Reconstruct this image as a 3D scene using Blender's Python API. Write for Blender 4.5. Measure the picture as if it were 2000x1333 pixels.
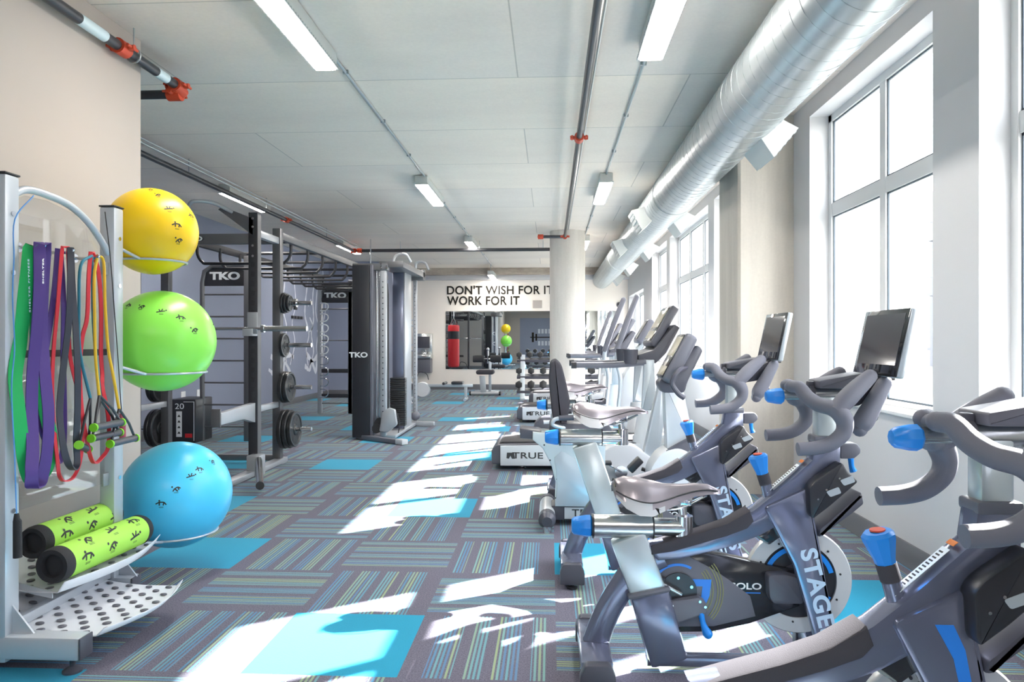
import bpy, bmesh, math, random
from mathutils import Vector, Matrix, Euler
random.seed(7)
S = bpy.context.scene
C = S.collection
for o in list(bpy.data.objects):
    bpy.data.objects.remove(o)

# ------------------------------------------------------------------ camera, world, sun, exposure
EYE = 1.283
cam_d = bpy.data.cameras.new('camera')
cam_d.sensor_width = 36.0
cam_d.lens = 36.0 * 1377 / 2000
cam_d.clip_start = 0.05
cam_d.clip_end = 300
cam = bpy.data.objects.new('camera', cam_d)
C.objects.link(cam)
cam.location = (0, 0, EYE)
cam.rotation_euler = (math.radians(90), 0, 0.0539)
S.camera = cam

W = bpy.data.worlds.new('sky')
S.world = W
W.use_nodes = True
wn = W.node_tree
wn.nodes.clear()
wo = wn.nodes.new('ShaderNodeOutputWorld')
wb = wn.nodes.new('ShaderNodeBackground')
wtc = wn.nodes.new('ShaderNodeTexCoord')
wsep = wn.nodes.new('ShaderNodeSeparateXYZ')
wrmp = wn.nodes.new('ShaderNodeValToRGB')
wn.links.new(wtc.outputs['Generated'], wsep.inputs[0])
wn.links.new(wsep.outputs[2], wrmp.inputs[0])
wrmp.color_ramp.elements[0].position = 0.0
wrmp.color_ramp.elements[0].color = (1.0, 0.985, 0.96, 1)
wrmp.color_ramp.elements[1].position = 0.8
wrmp.color_ramp.elements[1].color = (0.88, 0.92, 1.0, 1)
wn.links.new(wrmp.outputs[0], wb.inputs[0])
wb.inputs[1].default_value = 3.3
wn.links.new(wb.outputs[0], wo.inputs[0])

SUN_AZ = math.radians(34.5)     # sun stands beyond the windows, to the right and ahead
SUN_EL = math.radians(34.0)
sd = Vector((math.cos(SUN_AZ) * math.cos(SUN_EL), math.sin(SUN_AZ) * math.cos(SUN_EL), math.sin(SUN_EL)))
sun_d = bpy.data.lights.new('sun', 'SUN')
sun_d.energy = 20.0
sun_d.angle = math.radians(0.6)
sun_d.color = (1.0, 0.95, 0.88)
sun = bpy.data.objects.new('sun', sun_d)
C.objects.link(sun)
sun.rotation_euler = sd.to_track_quat('Z', 'Y').to_euler()

S.view_settings.view_transform = 'Standard'
S.view_settings.look = 'None'
S.view_settings.exposure = 1.88
S.view_settings.gamma = 1.0
S.view_settings.use_curve_mapping = False

# ------------------------------------------------------------------ materials
def lin(h):
    h = h.lstrip('#')
    r = [int(h[i:i + 2], 16) / 255 for i in (0, 2, 4)]
    return tuple(((c / 12.92) if c <= 0.04045 else ((c + 0.055) / 1.055) ** 2.4) for c in r) + (1,)

def node(nt, t, **kw):
    n = nt.nodes.new(t)
    for k, v in kw.items():
        setattr(n, k, v)
    return n

def mat(name, color, rough=0.5, metal=0.0, noise=0.0, nscale=12.0, bump=0.0, bscale=200.0, emit=None, coat=0.0, spec=0.5):
    m = bpy.data.materials.new(name)
    m.use_nodes = True
    nt = m.node_tree
    b = nt.nodes['Principled BSDF']
    col = lin(color) if isinstance(color, str) else color
    b.inputs['Base Color'].default_value = col
    b.inputs['Roughness'].default_value = rough
    b.inputs['Metallic'].default_value = metal
    b.inputs['Specular IOR Level'].default_value = spec
    if coat:
        b.inputs['Coat Weight'].default_value = coat
        b.inputs['Coat Roughness'].default_value = 0.08
    tc = node(nt, 'ShaderNodeTexCoord')
    if noise:
        nz = node(nt, 'ShaderNodeTexNoise')
        nz.inputs['Scale'].default_value = nscale
        nz.inputs['Detail'].default_value = 4
        nt.links.new(tc.outputs['Object'], nz.inputs['Vector'])
        mx = node(nt, 'ShaderNodeMix', data_type='RGBA')
        mx.inputs[6].default_value = tuple(c * (1 - noise) for c in col[:3]) + (1,)
        mx.inputs[7].default_value = tuple(min(1, c * (1 + noise)) for c in col[:3]) + (1,)
        nt.links.new(nz.outputs[0], mx.inputs[0])
        nt.links.new(mx.outputs[2], b.inputs['Base Color'])
    if bump:
        n2 = node(nt, 'ShaderNodeTexNoise')
        n2.inputs['Scale'].default_value = bscale
        nt.links.new(tc.outputs['Object'], n2.inputs['Vector'])
        bp = node(nt, 'ShaderNodeBump')
        bp.inputs['Strength'].default_value = bump
        bp.inputs['Distance'].default_value = 0.002
        nt.links.new(n2.outputs[0], bp.inputs['Height'])
        nt.links.new(bp.outputs[0], b.inputs['Normal'])
    if emit:
        b.inputs['Emission Color'].default_value = lin(emit[0])
        b.inputs['Emission Strength'].default_value = emit[1]
    return m

M = {}
M['white_paint'] = mat('white_paint', '#c9c8ca', 0.6, noise=0.02, nscale=3)
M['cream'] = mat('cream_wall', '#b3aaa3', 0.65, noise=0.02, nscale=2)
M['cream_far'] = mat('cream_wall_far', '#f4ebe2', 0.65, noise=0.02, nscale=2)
M['grey_wall'] = mat('grey_blue_wall', '#8c93a8', 0.6, noise=0.03, nscale=2)
M['base'] = mat('rubber_base', '#6a6b70', 0.6)
M['frame_white'] = mat('window_vinyl', '#d8d8d8', 0.4)
M['frame_dark'] = mat('window_gasket', '#4d5b66', 0.4)
M['bike'] = mat('bike_paint', '#74798f', 0.22, 0.55, coat=0.4)
M['steel'] = mat('brushed_steel', '#cfd2d2', 0.25, 1.0)
M['steel_blue'] = mat('silver_post', '#cdd6d8', 0.3, 0.6)
M['chrome'] = mat('chrome', '#d9d9dc', 0.12, 1.0)
M['rubber'] = mat('grip_rubber', '#6b6c78', 0.6, bump=0.3, bscale=900)
M['pad'] = mat('pad_rubber', '#47454b', 0.8, bump=0.4, bscale=700, spec=0.15)
M['black'] = mat('black_plastic', '#2c2c31', 0.35)
M['black_g'] = mat('gloss_black', '#25262b', 0.15, coat=0.5)
M['dark'] = mat('dark_plastic', '#4a4a54', 0.4)
M['darkmid'] = mat('mid_plastic', '#63646e', 0.4)
M['blue'] = mat('blue_knob', '#1c86e2', 0.35)
M['blue_d'] = mat('blue_decal', '#2b7fe0', 0.4)
M['seat'] = mat('saddle_vinyl', '#9f979d', 0.3, 0.6, coat=0.15)
M['seat_side'] = mat('saddle_side', '#c9c8ca', 0.4)
M['flywhite'] = mat('flywheel_ring', '#d5d5d6', 0.25, 0.3)
M['screen'] = mat('screen_glass', '#17181c', 0.04, coat=1.0)
M['lcd'] = mat('console_display', '#b8b09c', 0.2)
M['machine_w'] = mat('machine_white', '#c2c5ca', 0.35, coat=0.2)
M['machine_s'] = mat('machine_silver', '#b9c1c8', 0.3, 0.4)
M['machine_panel'] = mat('machine_panel', '#bfc9ce', 0.35)
M['belt'] = mat('treadmill_belt', '#3c3a3e', 0.7)
M['rack'] = mat('rack_silver', '#c3c9d1', 0.35, 0.3)
M['perf'] = mat('shelf_white', '#d8dbe2', 0.45)
M['tko'] = mat('rig_grey', '#706f72', 0.38, 0.5)
M['tko_dark'] = mat('rig_dark', '#3a393d', 0.4, 0.2)
M['tko_light'] = mat('rig_silver', '#b3b5ba', 0.35, 0.4)
M['iron'] = mat('plate_iron', '#2e2e30', 0.35, 0.2)
M['iron_edge'] = mat('plate_rim', '#77797c', 0.3, 0.8)
M['white'] = mat('print_white', '#e8eaec', 0.5)
M['ltext'] = mat('fork_lettering', '#b5cbe0', 0.4)
M['ink'] = mat('print_dark', '#2e2d30', 0.6)
M['yellow_ball'] = mat('ball_yellow', '#ffcf12', 0.35, noise=0.03)
M['green_ball'] = mat('ball_green', '#98f45c', 0.3, noise=0.05, nscale=4)
M['blue_ball'] = mat('ball_blue', '#50ccff', 0.3, noise=0.05, nscale=4)
M['lime'] = mat('roller_lime', '#a8e055', 0.6, bump=0.2, bscale=500)
M['foam'] = mat('foam_black', '#2a2a2e', 0.8, bump=0.6, bscale=300)
M['b_green'] = mat('band_green', '#12b25c', 0.5)
M['b_purple'] = mat('band_purple', '#543a86', 0.5)
M['b_red'] = mat('band_red', '#e2333f', 0.45)
M['b_black'] = mat('band_charcoal', '#3b3d48', 0.5)
M['b_teal'] = mat('band_teal', '#2f7f95', 0.45)
M['b_yellow'] = mat('band_yellow', '#efc02f', 0.45)
M['lime_ring'] = mat('lime_ring', '#84d62c', 0.45)
M['rope_blue'] = mat('rope_blue', '#5a9be0', 0.4)
M['pink'] = mat('rope_handle_pink', '#a8485c', 0.5)
M['pipe'] = mat('pipe_black', '#47474b', 0.35, 0.4)
M['pipe_lbl'] = mat('pipe_label', '#cfe0e6', 0.5)
M['coupler'] = mat('coupler_orange', '#c8492c', 0.5)
M['galv'] = mat('galvanised', '#a9afb2', 0.4, 0.6)
M['fixture'] = mat('fixture_body', '#c9ccca', 0.45, 0.2)
M['red_bag'] = mat('bag_red', '#cf2a30', 0.4)
M['bag_black'] = mat('bag_black', '#2a2b30', 0.5)
M['sign'] = mat('wall_lettering', '#34312e', 1.0, spec=0.0)
M['chalk'] = mat('wall_drawing', '#d6d9e2', 0.7)
M['stone'] = mat('outside_stone', '#58595f', 0.8)
M['outwin'] = mat('outside_window', '#3f4650', 0.2)
M['ground'] = mat('outside_ground', '#63655f', 0.9, noise=0.1, nscale=1)
M['label_w'] = mat('sticker_white', '#e6ecee', 0.5)
M['label_o'] = mat('sticker_orange', '#e07a2a', 0.5)

def mat_mirror():
    m = bpy.data.materials.new('mirror_glass'); m.use_nodes = True
    b = m.node_tree.nodes['Principled BSDF']
    b.inputs['Base Color'].default_value = (0.82, 0.88, 0.9, 1)
    b.inputs['Metallic'].default_value = 1; b.inputs['Roughness'].default_value = 0.0
    return m
M['mirror'] = mat_mirror()

def mat_glass(name, tint, refl=0.12):
    m = bpy.data.materials.new(name); m.use_nodes = True
    nt = m.node_tree; nt.nodes.clear()
    o = node(nt, 'ShaderNodeOutputMaterial')
    t = node(nt, 'ShaderNodeBsdfTransparent'); t.inputs[0].default_value = tint
    g = node(nt, 'ShaderNodeBsdfGlossy'); g.inputs['Roughness'].default_value = 0.01
    fr = node(nt, 'ShaderNodeLayerWeight'); fr.inputs[0].default_value = 0.5
    mx = node(nt, 'ShaderNodeMixShader')
    pw = node(nt, 'ShaderNodeMath', operation='POWER'); pw.inputs[1].default_value = 5
    mu = node(nt, 'ShaderNodeMath', operation='MULTIPLY_ADD'); mu.inputs[1].default_value = refl * 3; mu.inputs[2].default_value = refl * .2
    mu.use_clamp = True
    nt.links.new(fr.outputs['Facing'], pw.inputs[0]); nt.links.new(pw.outputs[0], mu.inputs[0])
    nt.links.new(mu.outputs[0], mx.inputs[0])
    nt.links.new(t.outputs[0], mx.inputs[1]); nt.links.new(g.outputs[0], mx.inputs[2])
    nt.links.new(mx.outputs[0], o.inputs[0])
    return m
M['glass'] = mat_glass('window_glass', (0.97, 0.99, 1, 1), 0.1)
M['acrylic'] = mat_glass('clear_acrylic', (0.93, 0.94, 0.95, 1), 0.3)

def emitter(name, color, strength):
    m = bpy.data.materials.new(name); m.use_nodes = True
    nt = m.node_tree; nt.nodes.clear()
    o = node(nt, 'ShaderNodeOutputMaterial'); e = node(nt, 'ShaderNodeEmission')
    e.inputs[0].default_value = color; e.inputs[1].default_value = strength
    nt.links.new(e.outputs[0], o.inputs[0])
    return m
M['lamp'] = emitter('lamp_diffuser', (1.0, 0.955, 0.89, 1), 22.0)

def mat_concrete(name, c1, c2, streak=False, scale=3.0):
    m = bpy.data.materials.new(name); m.use_nodes = True
    nt = m.node_tree; b = nt.nodes['Principled BSDF']; b.inputs['Roughness'].default_value = 0.75
    tc = node(nt, 'ShaderNodeTexCoord'); mp = node(nt, 'ShaderNodeMapping')
    mp.inputs['Scale'].default_value = (1, 1, 0.12) if streak else (0.35, 1, 1)
    nt.links.new(tc.outputs['Object'], mp.inputs[0])
    nz = node(nt, 'ShaderNodeTexNoise'); nz.inputs['Scale'].default_value = scale; nz.inputs['Detail'].default_value = 8
    nz.inputs['Roughness'].default_value = 0.65
    nt.links.new(mp.outputs[0], nz.inputs['Vector'])
    cr = node(nt, 'ShaderNodeValToRGB')
    cr.color_ramp.elements[0].position = 0.35; cr.color_ramp.elements[0].color = lin(c1)
    cr.color_ramp.elements[1].position = 0.68; cr.color_ramp.elements[1].color = lin(c2)
    nt.links.new(nz.outputs[0], cr.inputs[0])
    n3 = node(nt, 'ShaderNodeTexNoise'); n3.inputs['Scale'].default_value = 45; n3.inputs['Detail'].default_value = 3
    nt.links.new(tc.outputs['Object'], n3.inputs['Vector'])
    mx = node(nt, 'ShaderNodeMix', data_type='RGBA', blend_type='MULTIPLY'); mx.inputs[0].default_value = 0.12
    nt.links.new(cr.outputs[0], mx.inputs[6]); nt.links.new(n3.outputs[0], mx.inputs[7])
    nt.links.new(mx.outputs[2], b.inputs['Base Color'])
    return m, nt, b, mx
M['column'], _, _, _ = mat_concrete('column_concrete', '#cfc8c0', '#e6dfd7', True)
M['pilaster'], _, _, _ = mat_concrete('pilaster_concrete', '#b6afa6', '#d0c9be', True)
M['beam'], _, _, _ = mat_concrete('beam_concrete', '#a2958a', '#cfc4b6', False, 5)

def mat_ceiling():
    m, nt, b, mx = mat_concrete('ceiling_concrete', '#ede1d6', '#f7ece0', False, 1.3)
    tc = node(nt, 'ShaderNodeTexCoord')
    sp = node(nt, 'ShaderNodeSeparateXYZ'); nt.links.new(tc.outputs['Object'], sp.inputs[0])
    # formwork panels: rows across the room (Y) of irregular depth, joints along X
    mp = node(nt, 'ShaderNodeMapping'); mp.inputs['Location'].default_value = (0.23, -0.16, 0)
    nt.links.new(tc.outputs['Object'], mp.inputs[0])
    br = node(nt, 'ShaderNodeTexBrick')
    br.inputs['Color1'].default_value = (0.90, 0.905, 0.92, 1); br.inputs['Color2'].default_value = (1.0, 0.985, 0.96, 1)
    br.inputs['Mortar'].default_value = (0.62, 0.62, 0.62, 1)
    br.inputs['Scale'].default_value = 1.0; br.inputs['Mortar Size'].default_value = 0.006
    br.inputs['Brick Width'].default_value = 2.44; br.inputs['Row Height'].default_value = 1.22
    br.inputs['Mortar Smooth'].default_value = 0.4; br.inputs['Bias'].default_value = -0.1
    nt.links.new(mp.outputs[0], br.inputs['Vector'])
    m2 = node(nt, 'ShaderNodeMix', data_type='RGBA', blend_type='MULTIPLY'); m2.inputs[0].default_value = 1
    nt.links.new(mx.outputs[2], m2.inputs[6]); nt.links.new(br.outputs['Color'], m2.inputs[7])
    nt.links.new(m2.outputs[2], b.inputs['Base Color'])
    return m
M['ceiling'] = mat_ceiling()

def mat_duct():
    m = bpy.data.materials.new('spiral_duct'); m.use_nodes = True
    nt = m.node_tree; b = nt.nodes['Principled BSDF']
    b.inputs['Metallic'].default_value = 0.75; b.inputs['Roughness'].default_value = 0.33
    tc = node(nt, 'ShaderNodeTexCoord'); nz = node(nt, 'ShaderNodeTexNoise')
    nz.inputs['Scale'].default_value = 8; nt.links.new(tc.outputs['Object'], nz.inputs['Vector'])
    cr = node(nt, 'ShaderNodeValToRGB')
    cr.color_ramp.elements[0].color = lin('#a4abae'); cr.color_ramp.elements[1].color = lin('#bac0c2')
    nt.links.new(nz.outputs[0], cr.inputs[0]); nt.links.new(cr.outputs[0], b.inputs['Base Color'])
    return m
M['duct'] = mat_duct()

def mat_carpet():
    """striped carpet tile: UV (0..1) per tile, third value of the tile in the 'tile' attribute"""
    m = bpy.data.materials.new('carpet_striped'); m.use_nodes = True
    nt = m.node_tree; b = nt.nodes['Principled BSDF']; b.inputs['Roughness'].default_value = 0.9
    b.inputs['Specular IOR Level'].default_value = 0.1
    uv = node(nt, 'ShaderNodeUVMap'); uv.uv_map = 'UVMap'
    sp = node(nt, 'ShaderNodeSeparateXYZ'); nt.links.new(uv.outputs[0], sp.inputs[0])
    U = sp.outputs[0]
    at = node(nt, 'ShaderNodeUVMap'); at.uv_map = 'tile'
    s2 = node(nt, 'ShaderNodeSeparateXYZ'); nt.links.new(at.outputs[0], s2.inputs[0])
    # band mask
    cr = node(nt, 'ShaderNodeValToRGB'); cr.color_ramp.interpolation = 'CONSTANT'
    el = cr.color_ramp.elements
    el[0].position = 0.0; el[0].color = (0, 0, 0, 1)
    el[1].position = 0.15; el[1].color = (1, 1, 1, 1)
    for p, v in ((0.33, 0), (0.41, 1), (0.52, 0), (0.58, 1), (0.76, 0), (0.83, 1), (0.93, 0)):
        e = el.new(p); e.color = (v, v, v, 1)
    nt.links.new(U, cr.inputs[0])
    # thin lines inside a band
    mu = node(nt, 'ShaderNodeMath', operation='MULTIPLY'); mu.inputs[1].default_value = 2 * math.pi * 34
    nt.links.new(U, mu.inputs[0])
    si = node(nt, 'ShaderNodeMath', operation='SINE'); nt.links.new(mu.outputs[0], si.inputs[0])
    gt = node(nt, 'ShaderNodeMath', operation='GREATER_THAN'); gt.inputs[1].default_value = -0.15
    nt.links.new(si.outputs[0], gt.inputs[0])
    # streak: break the lines up along their length
    cb = node(nt, 'ShaderNodeCombineXYZ')
    mu2 = node(nt, 'ShaderNodeMath', operation='MULTIPLY'); mu2.inputs[1].default_value = 34
    nt.links.new(U, mu2.inputs[0])
    fl = node(nt, 'ShaderNodeMath', operation='FLOOR'); nt.links.new(mu2.outputs[0], fl.inputs[0])
    nt.links.new(fl.outputs[0], cb.inputs[0]); nt.links.new(s2.outputs[0], cb.inputs[1])
    wn_ = node(nt, 'ShaderNodeTexWhiteNoise', noise_dimensions='3D'); nt.links.new(cb.outputs[0], wn_.inputs['Vector'])
    c2 = node(nt, 'ShaderNodeValToRGB'); c2.color_ramp.interpolation = 'CONSTANT'
    e2 = c2.color_ramp.elements
    cols = ['#5f97ac', '#8aa890', '#5288ae', '#6ea2aa', '#98aa80', '#5c82a8', '#7aa8a4']
    e2[0].position = 0; e2[0].color = lin(cols[0]); e2[1].position = 1 / 7; e2[1].color = lin(cols[1])
    for i in range(2, 7):
        e = e2.new(i / 7); e.color = lin(cols[i])
    # hue choice mixes line index with band
    nt.links.new(wn_.outputs['Value'], c2.inputs[0])
    mm = node(nt, 'ShaderNodeMath', operation='MULTIPLY')
    nt.links.new(cr.outputs[0], mm.inputs[0]); nt.links.new(gt.outputs[0], mm.inputs[1])
    mb = node(nt, 'ShaderNodeMath', operation='MULTIPLY'); mb.inputs[1].default_value = 0.85
    nt.links.new(mm.outputs[0], mb.inputs[0])
    tc = node(nt, 'ShaderNodeTexCoord')
    nz = node(nt, 'ShaderNodeTexNoise'); nz.inputs['Scale'].default_value = 160; nz.inputs['Detail'].default_value = 2
    nt.links.new(tc.outputs['Object'], nz.inputs['Vector'])
    bc = node(nt, 'ShaderNodeValToRGB')
    bc.color_ramp.elements[0].position = 0.3; bc.color_ramp.elements[0].color = lin('#575562')
    bc.color_ramp.elements[1].position = 0.7; bc.color_ramp.elements[1].color = lin('#767382')
    nt.links.new(nz.outputs[0], bc.inputs[0])
    mx = node(nt, 'ShaderNodeMix', data_type='RGBA')
    nt.links.new(mb.outputs[0], mx.inputs[0]); nt.links.new(bc.outputs[0], mx.inputs[6]); nt.links.new(c2.outputs[0], mx.inputs[7])
    nt.links.new(mx.outputs[2], b.inputs['Base Color'])
    bp = node(nt, 'ShaderNodeBump'); bp.inputs['Strength'].default_value = 0.4; bp.inputs['Distance'].default_value = 0.003
    nt.links.new(nz.outputs[0], bp.inputs['Height']); nt.links.new(bp.outputs[0], b.inputs['Normal'])
    return m
M['carpet'] = mat_carpet()

M['cyan'] = mat('carpet_cyan', '#1b90b2', 0.9, noise=0.12, nscale=160, bump=0.4, bscale=160, spec=0.1)
for k_ in ('carpet', 'cyan'):
    b_ = M[k_].node_tree.nodes['Principled BSDF']
    b_.inputs['Sheen Weight'].default_value = 0.14 if k_ == 'cyan' else 0.04
    b_.inputs['Sheen Roughness'].default_value = 0.5
M['purple_film'] = mat('purple_banner', '#6a4aa8', 0.5)

# ------------------------------------------------------------------ mesh helpers
def V(*a): return Vector(a)

def box(bm, x0, x1, y0, y1, z0, z1, bev=0.0, seg=2, M4=None):
    r = bmesh.ops.create_cube(bm, size=1)
    vs = r['verts']
    bmesh.ops.scale(bm, vec=(abs(x1 - x0), abs(y1 - y0), abs(z1 - z0)), verts=vs)
    bmesh.ops.translate(bm, vec=((x0 + x1) / 2, (y0 + y1) / 2, (z0 + z1) / 2), verts=vs)
    if bev > 0:
        es = list({e for v in vs for e in v.link_edges})
        g = bmesh.ops.bevel(bm, geom=es, offset=bev, segments=seg, affect='EDGES', profile=0.5)
        vs = list({v for f in g['faces'] for v in f.verts} | {v for v in vs if v.is_valid})
    if M4 is not None:
        bmesh.ops.transform(bm, matrix=M4, verts=[v for v in vs if v.is_valid])
    return vs

def obox(bm, c, size, rot=(0, 0, 0), bev=0.0, seg=2):
    m4 = Matrix.Translation(Vector(c)) @ Euler(rot).to_matrix().to_4x4()
    sx, sy, sz = size
    return box(bm, -sx / 2, sx / 2, -sy / 2, sy / 2, -sz / 2, sz / 2, bev, seg, m4)

def catmull(pts, n=6):
    P = [Vector(p) for p in pts]
    out = []
    for i in range(len(P) - 1):
        p0 = P[i - 1] if i > 0 else P[i] * 2 - P[i + 1]
        p1, p2 = P[i], P[i + 1]
        p3 = P[i + 2] if i + 2 < len(P) else P[i + 1] * 2 - P[i]
        for k in range(n):
            t = k / n
            out.append(0.5 * ((2 * p1) + (-p0 + p2) * t + (2 * p0 - 5 * p1 + 4 * p2 - p3) * t * t + (-p0 + 3 * p1 - 3 * p2 + p3) * t ** 3))
    out.append(P[-1])
    return out

def tube(bm, pts, r, seg=12, smooth=0, caps=True, closed=False, rz=None, up=None):
    """sweep of an ellipse (r across, rz along 'up'); r may be a list"""
    if smooth:
        nr = None
        if isinstance(r, (list, tuple)):
            rr = [Vector((q, 0, 0)) for q in r]
            nr = [max(1e-4, q.x) for q in catmull(rr, smooth)]
        if closed:
            pts = catmull(list(pts) + [pts[0]], smooth)[:-1]
        else:
            pts = catmull(pts, smooth)
        if nr: r = nr
    P = [Vector(p) for p in pts]
    n = len(P)
    R = r if isinstance(r, (list, tuple)) else [r] * n
    rings = []
    T0 = None
    for i in range(n):
        if closed:
            t = (P[(i + 1) % n] - P[i - 1])
        else:
            t = P[min(i + 1, n - 1)] - P[max(i - 1, 0)]
        t.normalize()
        if T0 is None:
            u = Vector(up) if up else (Vector((0, 0, 1)) if abs(t.z) < 0.9 else Vector((0, 1, 0)))
            a = (u - t * u.dot(t)).normalized()
        else:
            u = Vector(up) if up else a
            a = (u - t * u.dot(t))
            if a.length < 1e-4: a = T0
            a.normalize()
        T0 = a
        b_ = t.cross(a)
        k = (rz / R[0]) if rz else 1.0
        ring = []
        for j in range(seg):
            th = 2 * math.pi * j / seg
            ring.append(bm.verts.new(P[i] + b_ * (math.cos(th) * R[i]) + a * (math.sin(th) * R[i] * k)))
        rings.append(ring)
    m = n if closed else n - 1
    for i in range(m):
        A, B = rings[i], rings[(i + 1) % n]
        for j in range(seg):
            bm.faces.new((A[j], A[(j + 1) % seg], B[(j + 1) % seg], B[j]))
    if caps and not closed:
        bm.faces.new(list(reversed(rings[0]))); bm.faces.new(rings[-1])

def cyl(bm, p0, p1, r, r2=None, seg=24):
    tube(bm, [p0, p1], [r, r if r2 is None else r2], seg)

def bar(bm, p0, p1, w, h, bev=0.006, up=(0, 1, 0)):
    """rectangular bar from p0 to p1; w is across, h along 'up'"""
    p0, p1 = Vector(p0), Vector(p1)
    d = p1 - p0; L = d.length; d.normalize()
    u = Vector(up); u = (u - d * u.dot(d)).normalized()
    s = d.cross(u)
    m4 = Matrix((( s.x, u.x, d.x, 0), (s.y, u.y, d.y, 0), (s.z, u.z, d.z, 0), (0, 0, 0, 1)))
    m4 = Matrix.Translation((p0 + p1) / 2) @ m4
    return box(bm, -w / 2, w / 2, -h / 2, h / 2, -L / 2, L / 2, bev, 2, m4)

def prism(bm, poly, y0, y1, bev=0.0, axis='y', seg=2):
    """extrude polygon. axis y: poly is (x,z); axis x: poly is (y,z); axis z: poly is (x,y)"""
    def P(a, b_, c):
        return (a, c, b_) if axis == 'y' else ((c, a, b_) if axis == 'x' else (a, b_, c))
    A = [bm.verts.new(P(p[0], p[1], y0)) for p in poly]
    B = [bm.verts.new(P(p[0], p[1], y1)) for p in poly]
    n = len(poly); fs = []
    fs.append(bm.faces.new(A)); fs.append(bm.faces.new(list(reversed(B))))
    for i in range(n):
        fs.append(bm.faces.new((A[(i + 1) % n], A[i], B[i], B[(i + 1) % n])))
    bmesh.ops.recalc_face_normals(bm, faces=fs)
    if bev:
        es = [e for e in fs[0].edges] + [e for e in fs[1].edges]
        bmesh.ops.bevel(bm, geom=es, offset=bev, segments=seg, affect='EDGES', profile=0.5)

def lathe(bm, prof, c=(0, 0, 0), axis='z', seg=32, closed=False):
    """prof: list of (radius, height)"""
    rings = []
    for r, h in prof:
        ring = []
        for j in range(seg):
            th = 2 * math.pi * j / seg
            a, b_ = math.cos(th) * r, math.sin(th) * r
            p = (a, b_, h) if axis == 'z' else ((a, h, b_) if axis == 'y' else (h, a, b_))
            ring.append(bm.verts.new((p[0] + c[0], p[1] + c[1], p[2] + c[2])))
        rings.append(ring)
    fs = []
    n = len(rings)
    for i in range(n if closed else n - 1):
        A, B = rings[i], rings[(i + 1) % n]
        for j in range(seg):
            fs.append(bm.faces.new((A[j], A[(j + 1) % seg], B[(j + 1) % seg], B[j])))
    if not closed:
        if prof[0][0] > 1e-6: fs.append(bm.faces.new(rings[0]))
        if prof[-1][0] > 1e-6: fs.append(bm.faces.new(list(reversed(rings[-1]))))
    bmesh.ops.recalc_face_normals(bm, faces=fs)

def sphere(bm, c, r, seg=48, sc=(1, 1, 1)):
    m4 = Matrix.Translation(Vector(c)) @ Matrix.Diagonal((sc[0], sc[1], sc[2], 1))
    bmesh.ops.create_uvsphere(bm, u_segments=seg, v_segments=seg // 2, radius=r, matrix=m4)

def rounded(pts, r, n=4, closed=True):
    """2D polygon with rounded corners"""
    out = []
    k = len(pts)
    for i in range(k):
        p = Vector(pts[i][:2]); a = Vector(pts[i - 1][:2]); b_ = Vector(pts[(i + 1) % k][:2])
        da = (a - p); db = (b_ - p)
        ra = min(r, da.length * 0.45, db.length * 0.45)
        s = p + da.normalized() * ra; e = p + db.normalized() * ra
        for q in range(n + 1):
            t = q / n
            w = (1 - t) ** 2 * s + 2 * t * (1 - t) * p + t * t * e
            out.append((w.x, w.y))
    return out

def obj(name, bm, material, parent=None, label=None, angle=35, loc=None):
    me = bpy.data.meshes.new(name)
    bmesh.ops.recalc_face_normals(bm, faces=bm.faces)
    for f in bm.faces: f.smooth = True
    bm.to_mesh(me); bm.free()
    try: me.set_sharp_from_angle(angle=math.radians(angle))
    except Exception: pass
    me.materials.append(material)
    o = bpy.data.objects.new(name, me); C.objects.link(o)
    if parent: o.parent = parent
    if loc: o.location = loc
    if label: o['label'] = label
    return o

def objs(name, bm, material, parent=None, margin=0.002):
    """one object per separate piece; pieces that touch stay together"""
    bm.verts.ensure_lookup_table()
    seen = set(); isl = []
    for v in bm.verts:
        if v in seen: continue
        st = [v]; seen.add(v); g = []
        while st:
            q = st.pop(); g.append(q)
            for e in q.link_edges:
                w = e.other_vert(q)
                if w not in seen: seen.add(w); st.append(w)
        lo = [min(q.co[i] for q in g) - margin for i in range(3)]; hi = [max(q.co[i] for q in g) + margin for i in range(3)]
        isl.append([g, lo, hi])
    merged = True
    while merged:
        merged = False
        for i in range(len(isl)):
            for j in range(i + 1, len(isl)):
                A, B = isl[i], isl[j]
                if all(A[1][k] <= B[2][k] and B[1][k] <= A[2][k] for k in range(3)):
                    A[0] += B[0]; A[1] = [min(a, b) for a, b in zip(A[1], B[1])]; A[2] = [max(a, b) for a, b in zip(A[2], B[2])]
                    isl.pop(j); merged = True; break
            if merged: break
    out = []
    for g, lo, hi in isl:
        b2 = bmesh.new(); mp = {}
        for v in g: mp[v] = b2.verts.new(v.co)
        fs = {f for v in g for f in v.link_faces}
        for f in fs: b2.faces.new([mp[v] for v in f.verts])
        out.append(obj(name, b2, material, parent))
    bm.free()
    return out[0]

def NB(): return bmesh.new()

def second_material(o, m, test):
    o.data.materials.append(m)
    for f in o.data.polygons:
        if test(f): f.material_index = 1

def tag(o, label, cat, group=None, kind=None):
    if label: o['label'] = label
    if cat: o['category'] = cat
    if group: o['group'] = group
    if kind: o['kind'] = kind
    return o

def thing(name, label, cat, loc=(0, 0, 0), rz=0, group=None):
    o = bpy.data.objects.new(name, None); C.objects.link(o)
    o.empty_display_size = 0.1
    o.location = loc; o.rotation_euler = (0, 0, rz)
    return tag(o, label, cat, group)

def struct(name, bm, m, parent=None):
    o = obj(name, bm, m, parent)
    if not parent: o['kind'] = 'structure'
    return o

def copy_tree(o, parent=None):
    c = o.copy(); C.objects.link(c)
    if parent: c.parent = parent
    for ch in list(o.children): copy_tree(ch, c)
    return c

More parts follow.
